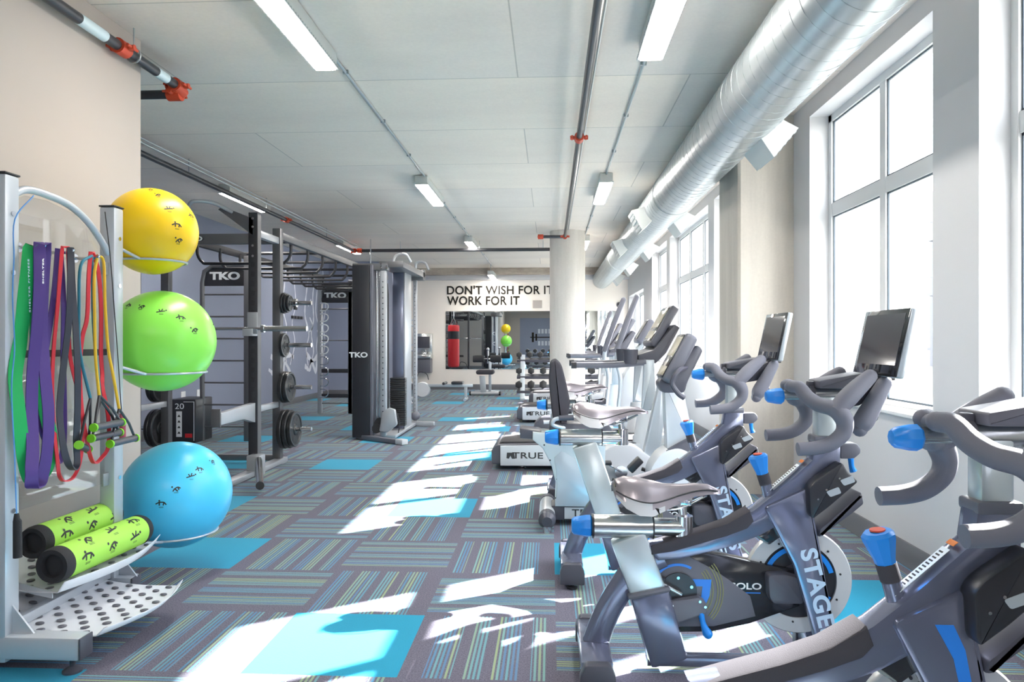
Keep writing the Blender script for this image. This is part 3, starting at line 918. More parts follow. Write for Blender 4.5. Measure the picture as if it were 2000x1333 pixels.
# ================================================================== SPIN BIKES
def make_bike(name, label, loc, seat_dz=0.0, bar_dz=0.0, seat_dx=0.0, screen=True, decal=False, seat=True, upright=False):
    t = thing(name, label, 'exercise bike', loc, 0, None if upright else 'spin bikes in a row facing the windows')
    # --- floor stabilisers
    for nm, x in (('rear_stabilizer', 0.0), ('front_stabilizer', .90)):
        bm = NB(); box(bm, x - .058, x + .058, -.20, .20, .035, .125, .008)
        s = obj(nm, bm, M['bike'], t)
        for q in (-1, 1):
            bm = NB(); prism(bm, rounded([(x - .064, .025), (x + .064, .025), (x + .064, .09), (x + .045, .132), (x - .045, .132), (x - .064, .09)], .01), q * .20, q * .245, .006)
            obj('end_cap', bm, M['dark'], s)
            bm = NB(); lathe(bm, [(.026, 0), (.028, .012), (.012, .016), (.012, .04)], (x, q * .215, 0), 'z', 14)
            obj('leveling_foot', bm, M['black'], s)
    # --- frame
    bm = NB()
    tube(bm, [(0.005, 0, .11), (.045, 0, .22), (.10, 0, .32), (.17, 0, .41), (.26, 0, .46)], [.030, .029, .029, .03, .03], 14, 5, rz=.052, up=(0, 0, 1))
    # seat tube sleeve
    bar(bm, (.208, 0, .325), (.285, 0, .05), .150, .098, .02, (0, 1, 0))
    obj('rear_frame', bm, M['bike'], t)
    bm = NB()
    prism(bm, [(.20, .035), (.88, .035), (.88, .075), (.20, .075)], -.03, .03, .01)
    obj('bottom_rail', bm, M['bike'], t)
    if not upright:
        bm = NB()
        up = [(.19, .505), (.30, .522), (.376, .544), (.46, .572), (.54, .607), (.60, .645), (.667, .70), (.74, .765), (.815, .835), (.825, .905)]
        lo = [(.925, .905), (.925, .80), (.90, .745), (.84, .69), (.77, .63), (.70, .585), (.62, .54), (.52, .50), (.44, .478), (.33, .45), (.24, .44)]
        prism(bm, up + lo, -.038, .038, .016)
        obj('main_beam', bm, M['bike'], t)
        bm = NB()
        prism(bm, rounded([(.635, .655), (.80, .735), (.845, .50), (.895, .20), (.93, .09), (.845, .09), (.80, .25), (.745, .44)], .02), -.052, -.008, .012)
        prism(bm, rounded([(.70, .62), (.80, .70), (.845, .50), (.895, .20), (.93, .09), (.845, .09), (.80, .25), (.745, .44)], .02), .075, .10, .008)
        fk = obj('fork', bm, M['bike'], t)
        # lettering running down the fork
        if decal:
            bm = NB(); prism(bm, [(.725, .655), (.765, .655), (.79, .60), (.805, .52), (.800, .44), (.785, .42), (.782, .50), (.765, .58)], -.0535, -.052, 0)
            obj('blue_flash', bm, M['blue_d'], fk)
        else:
            text('lettering', 'STAGES', .084, frame_m4((.832, -.0535, .335), (.235, 0, -.97), (.97, 0, .235)), M['ltext'], fk, .0006, 1.12, 1.10, .0028)
        # rubber pad over the beam
        bm = NB()
        P = [(.215, .502), (.30, .527), (.40, .556), (.50, .592), (.585, .642), (.60, .60), (.575, .572), (.50, .543), (.40, .512), (.30, .482), (.215, .467)]
        prism(bm, P, -.044, .044, .008)
        obj('beam_pad', bm, M['pad'], t)
        # barcode sticker
        bm = NB(); bar(bm, (.655, -.005, .705), (.775, -.005, .812), .001, .03, 0, (0, 1, 0))
        st = obj('sticker', bm, M['label_w'], t)
        bm = NB()
        for k in range(14):
            q = .665 + k * .0075; z = .705 + (q - .655) * .892
            bar(bm, (q, -.004, z + .001), (q + .003, -.004, z + .0037), .0014, .014, 0, (0, 1, 0))
        obj('barcode', bm, M['ink'], st)
        bm = NB(); bar(bm, (.782, -.005, .820), (.793, -.005, .829), .0015, .03, 0, (0, 1, 0)); obj('warning_mark', bm, M['label_o'], st)
    # --- seat post, slider, saddle
    dx, dz = -seat_dz * .3 + 0, seat_dz
    if seat:
        bm = NB(); bar(bm, (.128 + dx, 0, .53 + dz), (.213, 0, .30), .137, .084, .012, (0, 1, 0))
        obj('seat_post', bm, M['steel_blue'], t)
        bm = NB(); bar(bm, (.203, 0, .335), (.208, 0, .312), .165, .112, .012, (0, 1, 0)); obj('post_collar', bm, M['darkmid'], t)
        zz = .565 + dz
        bm = NB(); cyl(bm, (0 + dx, 0, zz), (.222 + dx, 0, zz), .0445, seg=32)
        sl = obj('seat_slider', bm, M['steel'], t)
        bm = NB()
        for a, b_ in ((-.008, .0), (.222, .228)): cyl(bm, (a + dx, 0, zz), (b_ + dx, 0, zz), .047, seg=32)
        objs('slider_ring', bm, M['black'], sl)
        bm = NB(); cyl(bm, (.20 + dx + seat_dx, 0, zz), (.345 + dx + seat_dx, 0, zz), .034, seg=24)
        obj('slider_shaft', bm, M['steel'], sl)
        bm = NB(); lathe(bm, [(.036, -.008), (.043, -.014), (.0425, -.03), (.034, -.078), (.026, -.086), (0, -.087)], (dx, 0, zz), 'x', 8)
        obj('slider_knob', bm, M['blue'], sl)
        sx = dx + seat_dx
        bm = NB(); cyl(bm, (.345 + sx, 0, zz - .038), (.345 + sx, 0, zz + .045), .034, seg=20); cyl(bm, (.345 + sx, 0, zz), (.335 + sx, 0, zz + .135), .016, seg=14)
        box(bm, .295 + sx, .375 + sx, -.025, .025, zz + .085, zz + .125, .01)
        cyl(bm, (.315 + sx, -.04, zz + .1), (.315 + sx, .04, zz + .1), .013, seg=12)
        obj('saddle_clamp', bm, M['chrome'], sl)
        # saddle
        bm = NB()
        S0 = [  # x, half width, z top, z bottom edge, dip
            (.068, .03, .735, .715), (.080, .062, .750, .690), (.115, .092, .762, .655), (.165, .100, .758, .630), (.215, .088, .748, .625),
            (.265, .060, .738, .640), (.325, .040, .737, .668), (.385, .031, .741, .690), (.435, .027, .738, .698), (.468, .022, .722, .700), (.484, .010, .706, .700)]
        rings = []
        for (x, w, zt, zb) in S0:
            ring = []
            for k in range(17):
                th = math.pi * k / 16
                yv = -math.cos(th) * w
                f = abs(math.cos(th))
                zv = zt - (zt - zb) * (f ** 2.6) - .006 * math.exp(-(yv / .02) ** 2)
                ring.append(bm.verts.new((x + sx, yv, zv + dz - .0)))
            for k in range(1, 6):
                yv = w - 2 * w * k / 6
                ring.append(bm.verts.new((x + sx, yv * .9, zb + .012 + dz)))
            rings.append(ring)
        nn = len(rings[0])
        for i in range(len(rings) - 1):
            for k in range(nn):
                bm.faces.new((rings[i][k], rings[i][(k + 1) % nn], rings[i + 1][(k + 1) % nn], rings[i + 1][k]))
        bm.faces.new(rings[0]); bm.faces.new(list(reversed(rings[-1])))
        sd_ = obj('saddle', bm, M['seat'], t, angle=60)
        zlim = zz + .122
        second_material(sd_, M['seat_side'], lambda f: f.center.x < .26 + sx and f.center.z < (zlim if f.center.x < .20 + sx else zlim - (f.center.x - .20 - sx) * .6) and abs(f.center.y) > .02)
        bm = NB()
        for s in (-1, 1):
            pts = [(x + sx, s * (w * 1.0 + .001), zb + (zt - zb) * .42 + dz) for (x, w, zt, zb) in S0[1:-1]]
            tube(bm, pts, .0028, 6, 4)
        tube(bm, [(S0[1][0] + sx - .002, .06 * math.cos(a), .730 + dz + .018 * math.sin(a)) for a in [math.pi * i / 8 for i in range(9)]], .0025, 6)
        obj('saddle_piping', bm, M['ink'], sd_)
        bm = NB()
        prism(bm, rounded([(.10 + sx, .665 + dz), (.15 + sx, .628 + dz), (.23 + sx, .618 + dz), (.26 + sx, .645 + dz), (.16 + sx, .69 + dz)], .01), -.075, .075, .02)
        obj('saddle_skirt', bm, M['seat_side'], sd_)
        bm = NB()
        for s in (-1, 1):
            tube(bm, [(.17 + sx, s * .045, .655 + dz), (.24 + sx, s * .03, .640 + dz), (.33 + sx, s * .025, .645 + dz), (.43 + sx, s * .008, .69 + dz)], .0045, 8, 4)
        objs('saddle_rail', bm, M['chrome'], sd_)
    if upright:
        bm = NB(); prism(bm, rounded([(.26, .06), (.30, .34), (.45, .46), (.62, .46), (.84, .30), (.86, .06)], .05), -.10, .10, .02); obj('drive_shroud', bm, M['machine_w'], t)
        bm = NB(); prism(bm, rounded([(.70, .36), (.82, .34), (.93, .98), (.84, 1.0)], .02), -.05, .05, .012); obj('console_mast', bm, M['machine_s'], t)
        m4 = Matrix.Translation((.90, 0, 1.08)) @ Euler((0, math.radians(25), 0)).to_matrix().to_4x4()
        bm = NB(); box(bm, -.02, .04, -.12, .12, -.12, .12, .02, 3, m4); cn_ = obj('console', bm, M['darkmid'], t)
        bm = NB(); box(bm, -.024, -.019, -.1, .1, -.09, .09, .002, 2, m4); obj('display', bm, M['lcd'], cn_)
        for s in (-1, 1):
            bm = NB(); cyl(bm, (.52, s * .10, .25), (.52, s * .13, .25), .05, seg=18); bar(bm, (.52, s * .135, .25), (.52 + s * .13, s * .135, .25 - s * .08), .014, .03, .005); ca = obj('crank_arm', bm, M['chrome'], t)
            bm = NB(); obox(bm, (.52 + s * .13, s * .18, .25 - s * .08), (.10, .08, .028), (0, 0, 0), .008); obj('pedal', bm, M['black'], ca)
        return t
    # --- quick lever on the seat sleeve
    bm = NB(); prism(bm, rounded([(.278, .285), (.40, .305), (.425, .285), (.43, .245), (.305, .20)], .012), -.03, .03, .006)
    lv = obj('lever_housing', bm, M['darkmid'], t)
    bm = NB(); tube(bm, [(.405, -.02, .245), (.415, -.02, .20), (.43, -.02, .165)], [.012, .011, .019], 12, 4); sphere(bm, (.432, -.02, .163), .0185, 14)
    obj('lever', bm, M['blue'], lv)
    bm = NB()
    for p_ in ((.295, .272), (.31, .212), (.40, .29), (.42, .27)): cyl(bm, (p_[0], -.034, p_[1]), (p_[0], -.029, p_[1]), .005, seg=8)
    objs('screw', bm, M['chrome'], lv)
    # --- belt guard
    bm = NB()
    arc = [(.33 + .165 * math.cos(math.radians(a)), .315 + .165 * math.sin(math.radians(a))) for a in range(75, 286, 12)]
    G = arc + [(.45, .155), (.60, .19), (.79, .262), (.79, .40), (.66, .42), (.50, .455)]
    prism(bm, G, .015, .07, .008)
    gd = obj('belt_guard', bm, M['black_g'], t)
    bm = NB()
    arc2 = [(.33 + .14 * math.cos(math.radians(a)), .315 + .14 * math.sin(math.radians(a))) for a in range(75, 286, 12)]
    prism(bm, arc2 + [(.46, .18), (.62, .222), (.60, .30), (.52, .36), (.46, .40)], .009, .016, .003)
    obj('guard_panel', bm, M['darkmid'], gd)
    bm = NB(); cyl(bm, (.325, .006, .318), (.325, -.002, .318), .070, seg=32); obj('crank_disc', bm, M['black'], gd)
    bm = NB()
    for a in range(5):
        q = math.radians(a * 72 + 20); cyl(bm, (.325 + .052 * math.cos(q), -.006, .318 + .052 * math.sin(q)), (.325 + .052 * math.cos(q), .0, .318 + .052 * math.sin(q)), .006, seg=10)
    objs('crank_bolt', bm, M['chrome'], gd)
    bm = NB()
    def ring_seg(bm, r0, r1, a0, a1, cx=.325, cz=.318, y=.0075):
        A = [(cx + r1 * math.cos(math.radians(a)), cz + r1 * math.sin(math.radians(a))) for a in range(a0, a1 + 1, 6)]
        B = [(cx + r0 * math.cos(math.radians(a)), cz + r0 * math.sin(math.radians(a))) for a in range(a1, a0 - 1, -6)]
        prism(bm, A + B, y, y + .001)
    ring_seg(bm, .094, .104, 60, 150)
    prism(bm, [(.375, .362), (.452, .362), (.445, .30), (.42, .245), (.385, .225), (.41, .27), (.418, .335), (.38, .335)], .0072, .009)
    objs('blue_graphic', bm, M['blue_d'], gd)
    bm = NB()
    for r_ in (.112, .122, .132, .15, .16, .17): ring_seg(bm, r_, r_ + .003, -40, 38)
    obj('line_graphic', bm, mat('graphic_olive', '#8a8c52', .5) if 'graphic_olive' not in bpy.data.materials else bpy.data.materials['graphic_olive'], gd)
    text('lettering', 'SOLO', .034, frame_m4((.585, .0145, .335), (1, 0, 0), (0, 0, 1)), M['white'], gd, .0006, 1.35, 1.0, .0008)
    bm = NB(); box(bm, .535, .64, .0135, .0145, .309, .313); obj('blue_underline', bm, M['blue_d'], gd)
    for s in (-1, 1):
        y0 = -.014 if s < 0 else .10
        bm = NB(); e = (.235, y0, .365) if s < 0 else (.48, y0 + .02, .23)
        bar(bm, (.335, y0, .312), e, .016, .034, .006, (0, 1, 0))
        ca = obj('crank_arm', bm, M['steel'], t)
        bm = NB(); yy = .0 if s < 0 else e[1] + .06
        obox(bm, (e[0], yy, e[2]), (.08, .04 if s < 0 else .085, .028), (0, .2, 0), .008); cyl(bm, (e[0], e[1], e[2]), (e[0], yy, e[2]), .008, seg=10)
        objs('pedal', bm, M['black'], ca)
    # --- flywheel
    FX, FZ = .79, .355
    bm = NB(); lathe(bm, [(.145, -.012), (.20, -.012), (.205, -.004), (.205, .010), (.20, .018), (.145, .018)], (FX, .045, FZ), 'y', 64, True)
    fw = obj('flywheel', bm, M['flywhite'], t)
    bm = NB(); lathe(bm, [(.0, -.006), (.05, -.012), (.147, -.004), (.147, .012), (0, .012)], (FX, .045, FZ), 'y', 48); obj('flywheel_disc', bm, M['black'], fw)
    bm = NB()
    for a0 in (15, 105, 195, 285): ring_seg(bm, .118, .136, a0, a0 + 48, FX, FZ, .030)
    objs('blue_arc', bm, M['blue'], fw)
    bm = NB()
    for a in range(0, 360, 36):
        q = math.radians(a + 10); cyl(bm, (FX + .160 * math.cos(q), .030, FZ + .160 * math.sin(q)), (FX + .160 * math.cos(q), .034, FZ + .160 * math.sin(q)), .004, seg=8)
    objs('rivet', bm, M['ink'], fw)
    bm = NB(); cyl(bm, (FX, -.005, FZ), (FX, .11, FZ), .03, seg=20); cyl(bm, (FX, .03, FZ), (FX, .036, FZ), .07, seg=28); obj('hub', bm, M['dark'], fw)
    bm = NB(); prism(bm, rounded([(.655, .395), (.72, .40), (.775, .385), (.79, .285), (.675, .285), (.66, .31)], .015), -.03, .04, .01); obj('hub_cover', bm, M['dark'], t)
    # brake pad under the beam
    bm = NB(); prism(bm, rounded([(.598, .545), (.62, .585), (.70, .615), (.725, .60), (.725, .555), (.66, .505)], .012), -.028, .045, .008); obj('brake_caliper', bm, M['black_g'], t)
    # resistance knob
    bm = NB(); cyl(bm, (.668, 0, .685), (.655, 0, .735), .021, seg=16); rk = obj('knob_boss', bm, M['bike'], t)
    bm = NB(); cyl(bm, (.655, 0, .735), (.643, 0, .775), .023, seg=18); obj('knob_stem', bm, M['pad'], rk)
    bm = NB(); m4 = Matrix.Translation((.643, 0, .775)) @ Euler((0, -.26, 0)).to_matrix().to_4x4()
    lathe(bm, [(.022, -.008), (.024, .01), (.036, .055), (.037, .066), (.030, .074), (0, .076)], seg=9); bmesh.ops.transform(bm, matrix=m4, verts=bm.verts)
    kn = obj('resistance_knob', bm, M['blue'], rk)
    bm = NB(); cyl(bm, (.625, 0, .848), (.6245, 0, .8515), .017, seg=18); obj('knob_mark', bm, M['coupler'], kn)
    # bottle holder and lower shroud in front of the head tube
    bm = NB()
    prism(bm, rounded([(.785, .738), (.805, .765), (.905, .838), (.925, .80), (.965, .766), (.855, .668), (.80, .625), (.79, .64)], .014), -.095, -.035, .008)
    bh = obj('bottle_holder', bm, M['black'], t)
    bm = NB(); 
    for q in ((.845, .728), (.895, .77)): prism(bm, rounded([(q[0], q[1]), (q[0] + .045, q[1] + .018), (q[0] + .055, q[1] - .005), (q[0] + .015, q[1] - .02)], .006), -.0965, -.094)
    objs('holder_slot', bm, M['machine_s'], bh)
    bm = NB()
    for q in ((.845, .735), (.892, .778), (.815, .70)): cyl(bm, (q[0], -.10, q[1]), (q[0], -.094, q[1]), .004, seg=8)
    objs('holder_screw', bm, M['chrome'], bh)
    bm = NB()
    prism(bm, rounded([(.86, .60), (.99, .72), (1.00, .675), (.96, .64), (.835, .545), (.835, .58)], .01), -.06, .09, .012)
    obj('front_shroud', bm, M['dark'], t)
    # lever housing on the head tube
    bm = NB(); prism(bm, rounded([(.925, .895), (.925, .838), (.975, .838), (1.00, .86), (1.0, .878), (.985, .897)], .008), -.028, .028, .006)
    l2 = obj('bar_lever_housing', bm, M['darkmid'], t)
    bm = NB(); tube(bm, [(.965, -.02, .84), (.968, -.02, .81), (.975, -.02, .79)], [.011, .010, .014], 10, 4); obj('lever', bm, M['blue'], l2)
    # --- handlebar post and handlebar
    bz = bar_dz
    bm = NB(); box(bm, .838, .912, -.03, .03, .80, 1.075 + bz, .01); obj('bar_post', bm, M['steel_blue'], t)
    bm = NB(); box(bm, .824, .926, -.04, .04, .895, .925, .008); obj('post_collar', bm, M['darkmid'], t)
    bm = NB(); cyl(bm, (.82, 0, 1.08 + bz), (.95, 0, 1.08 + bz), .030, seg=24); cyl(bm, (.72, 0, 1.078 + bz), (.84, 0, 1.078 + bz), .019, seg=16)
    bs = obj('bar_slider', bm, M['steel'], t)
    bm = NB(); lathe(bm, [(.026, -.006), (.031, -.012), (.030, -.03), (.024, -.062), (.017, -.07), (0, -.071)], (.725, 0, 1.072 + bz), 'x', 8)
    obj('slider_knob', bm, M['blue'], bs)
    bm = NB(); cyl(bm, (.815, 0, 1.08 + bz), (.83, 0, 1.08 + bz), .036, seg=20); box(bm, .81, .834, -.015, .015, 1.10 + bz, 1.13 + bz, .005)
    obj('slider_clamp', bm, M['dark'], bs)
    bm = NB()
    for s in (-1, 1):
        pts = [(.742, s * .028, 1.112), (.762, s * .055, 1.108), (.78, s * .09, 1.075), (.805, s * .13, 1.052), (.838, s * .165, 1.042), (.865, s * .182, 1.020),
               (.876, s * .186, .985), (.865, s * .186, .950), (.825, s * .186, .917), (.775, s * .186, .902), (.712, s * .186, .897)]
        pts = [(a, b_, c_ + bz) for a, b_, c_ in pts]
        tube(bm, pts, [.023, .025, .027, .027, .028, .032, .029, .027, .026, .025, .024], 14, 6)
        sphere(bm, (.742, s * .028, 1.112 + bz), .023, 14)
        p2 = [(.845, s * .176, 1.03), (.89, s * .165, 1.075), (.935, s * .15, 1.115), (.985, s * .135, 1.155)]
        p2 = [(a, b_, c_ + bz) for a, b_, c_ in p2]
        tube(bm, p2, [.030, .034, .032, .026], 14, 6); sphere(bm, p2[-1], .026, 14)
    tube(bm, [(.745, -.03, 1.108 + bz), (.745, .03, 1.108 + bz)], .018, 12)
    obj('handlebar', bm, M['rubber'], t, angle=70)
    bm = NB()
    tube(bm, [(1.08, -.045, 1.130 + bz), (1.04, -.05, 1.06 + bz), (1.0, -.05, .985 + bz), (.985, -.05, .955 + bz)], [.026, .032, .037, .028], 14, 6)
    sphere(bm, (1.08, -.045, 1.13 + bz), .024, 12); tube(bm, [(1.03, -.045, 1.0 + bz), (1.05, .04, 1.0 + bz)], [.024, .03], 12)
    sphere(bm, (.985, -.05, .953 + bz), .0282, 12)
    obj('elbow_rest', bm, M['rubber'], t, angle=70)
    bm = NB(); prism(bm, rounded([(.835, 1.105 + bz), (.835, 1.135 + bz), (1.0, 1.165 + bz), (1.005, 1.158 + bz), (.945, 1.105 + bz)], .006), -.06, .06, .006)
    obj('bar_tray', bm, M['darkmid'], t)
    bm = NB(); prism(bm, rounded([(.94, 1.03 + bz), (.96, 1.09 + bz), (1.07, 1.15 + bz), (1.085, 1.13 + bz), (1.0, 1.04 + bz)], .01), -.028, .028, .006)
    obj('bar_bracket', bm, M['dark'], t)
    if screen:
        m4 = Matrix.Translation((1.095, 0, 1.275 + bz)) @ Euler((0, math.radians(12), 0)).to_matrix().to_4x4()
        bm = NB(); box(bm, -.012, .016, -.18, .18, -.128, .128, .008, 2, m4); sc_ = obj('screen_housing', bm, M['machine_s'], t)
        bm = NB(); box(bm, -.0145, -.0115, -.178, .178, -.126, .126, .002, 2, m4); obj('screen', bm, M['screen'], sc_)
        bm = NB(); box(bm, -.0155, -.0143, -.155, .155, -.085, .108, 0, 1, m4); objs('display', bm, mat('dim_display', '#3a3a42', .08, coat=1.0) if 'dim_display' not in bpy.data.materials else bpy.data.materials['dim_display'], sc_)
        bm = NB(); box(bm, .016, .05, -.05, .05, -.05, .05, .008, 2, m4); cyl(bm, (1.12, 0, 1.26 + bz), (1.15, 0, 1.262 + bz), .018, seg=10); obj('screen_bracket', bm, M['darkmid'], sc_)
        bm = NB(); tube(bm, [(1.07, 0, 1.12 + bz), (1.085, 0, 1.15 + bz), (1.10, 0, 1.17 + bz)], .014, 10); box(bm, 1.055, 1.12, -.04, .04, 1.135 + bz, 1.15 + bz, .004); obj('screen_stem', bm, M['black'], t)
    return t
make_bike('spin_bike', 'spin bike nearest the camera, cut off at the frame edge, blue flash on its fork', (.125, 1.66, 0), -.02, -.01, 0, False, True, False)
make_bike('spin_bike', 'spin bike with the largest screen and its silver saddle in full view', (.17, 2.75, 0), 0, 0, 0, True)
make_bike('spin_bike', 'spin bike in front of the concrete pilaster with a narrow looking screen', (.115, 3.88, 0), .19, .03, -.01, True)
make_bike('upright_bike', 'upright exercise bike with silver saddle, mostly hidden behind the white recumbent bike', (.04, 5.72, 0), .20, 0, .0, False, False, True, True)

# ================================================================== RECUMBENT BIKE
rb = thing('recumbent_bike', 'white recumbent exercise bike with dark padded backrest between the spin bikes', 'exercise bike', (-.02, 5.0, 0))
bm = NB(); tube(bm, [(0, -.27, .085), (0, .27, .085)], .055, 18); rf = obj('rear_foot', bm, M['machine_w'], rb)
for q in (-1, 1):
    bm = NB(); tube(bm, [(0, q * .20, .085), (0, q * .285, .085), (0, q * .315, .08)], [.058, .058, .035], 18); obj('end_cap', bm, M['dark'], rf)
    bm = NB(); cyl(bm, (0, q * .28, 0), (0, q * .28, .05), .028, seg=14); obj('leveling_foot', bm, M['chrome'], rf)
bm = NB(); box(bm, .03, 1.0, -.10, .10, .04, .14, .01); br_ = obj('base_rail', bm, M['dark'], rb)
bm = NB(); box(bm, .12, .36, -.104, -.1, .05, .13, .001); lb = obj('nameplate', bm, M['machine_w'], br_)
text('lettering', 'TRUE', .07, frame_m4((.275, -.105, .09), (1, 0, 0), (0, 0, 1)), M['ink'], lb, .0006, 1.2, 1.05, .001)
bm = NB()
prism(bm, [(.055, .14), (.06, .30), (.03, .42), (-.03, .54), (-.10, .60), (-.10, .655), (.02, .645), (.22, .60), (.40, .56), (.40, .14)], -.13, .13, .012)
sh = obj('side_shroud', bm, M['machine_panel'], rb)
bm = NB(); 
A = [(-.07 + .42 * math.cos(math.radians(a)), .14 + .42 * math.sin(math.radians(a))) for a in range(0, 86, 6)]
prism(bm, [(.055, .15), (.34, .15)] + A[1:-3] + [(.05, .48), (.065, .38), (.07, .28)], -.136, -.13, .002)
obj('shroud_inlay', bm, M['machine_s'], sh)
bm = NB()
for p_ in ((.06, .2), (.07, .33), (.02, .46), (-.02, .565), (.12, .60), (.25, .565)): cyl(bm, (p_[0], -.134, p_[1]), (p_[0], -.129, p_[1]), .006, seg=8)
objs('screw', bm, M['ink'], sh)
bm = NB(); prism(bm, [(-.19, .605), (-.19, .675), (-.06, .66), (.0, .63), (-.06, .60)], -.11, .11, .01); obj('rail_end', bm, M['dark'], rb)
bm = NB(); prism(bm, rounded([(.02, .645), (.01, .70), (.06, .725), (.42, .72), (.45, .66), (.30, .60)], .03), -.20, .20, .02); obj('seat', bm, M['dark'], rb)
bm = NB(); prism(bm, rounded([(.06, .66), (.12, .64), (.16, .86), (.13, 1.0), (.10, 1.12), (.06, 1.16), (.02, 1.14), (.01, 1.02), (.03, .80)], .03), -.17, .17, .03); obj('backrest', bm, M['pad'], rb)
for s in (-1, 1):
    bm = NB(); tube(bm, [(.14, s * .17, .69), (.10, s * .20, .695), (.04, s * .215, .715), (.05, s * .215, .75), (.10, s * .215, .76)], .014, 10, 5); obj('side_handle', bm, M['machine_s'], rb)
    bm = NB(); tube(bm, [(.08, s * .215, .76), (.18, s * .215, .765)], .019, 12); obj('grip', bm, M['dark'], rb)
_before = set(o.name for o in rb.children)
rf2 = rb
bm = NB(); prism(bm, rounded([(1.0, .06), (.92, .22), (.92, .40), (1.0, .52), (1.12, .56), (1.32, .46), (1.38, .30), (1.36, .12), (1.30, .05)], .05), -.12, .12, .025); fs_ = obj('front_shroud', bm, M['machine_w'], rf2)
bm = NB(); prism(bm, rounded([(1.02, .52), (1.20, .62), (1.34, .50), (1.36, .44), (1.15, .49)], .02), -.11, .11, .01); obj('shroud_cap', bm, M['dark'], fs_)
bm = NB(); prism(bm, rounded([(1.05, .50), (1.25, .53), (1.16, .96), (1.03, .98)], .02), -.065, .065, .015); obj('console_mast', bm, M['machine_w'], rf2)
bm = NB(); prism(bm, rounded([(1.02, .92), (1.17, .92), (1.19, 1.0), (1.30, 1.22), (1.26, 1.26), (1.08, 1.10), (.98, .99)], .03), -.07, .07, .015); obj('mast_neck', bm, M['dark'], rf2)
bm = NB(); m4 = Matrix.Translation((1.10, 0, 1.17)) @ Euler((0, math.radians(28), 0)).to_matrix().to_4x4()
box(bm, -.02, .075, -.15, .15, -.18, .19, .03, 3, m4); cn = obj('console', bm, M['darkmid'], rf2)
bm = NB(); box(bm, -.024, -.018, -.12, .12, .0, .15, .002, 2, m4); box(bm, -.024, -.018, -.12, .12, -.15, -.08, .002, 2, m4); objs('display', bm, M['lcd'], cn)
bm = NB(); box(bm, -.0225, -.0175, -.135, .135, -.165, .165, .002, 2, m4); obj('bezel', bm, M['black_g'], cn)
for s in (-1, 1):
    bm = NB(); tube(bm, [(1.18, s * .06, 1.10), (1.10, s * .20, 1.08), (1.06, s * .21, 1.0), (1.10, s * .21, .93), (1.14, s * .20, .90)], .018, 10, 5); obj('console_handle', bm, M['dark'], rf2)
bm = NB()
for s in (-1, 1): obox(bm, (.86, s * .19, .30 + s * .08), (.12, .10, .05), (0, -.8, 0), .01); cyl(bm, (.90, s * .13, .30 + s * .06), (1.08, s * .13, .30), .014, seg=8)
objs('pedal', bm, M['black'], rf2)

for o in rb.children:
    if o.name not in _before: o.location.x = -.22

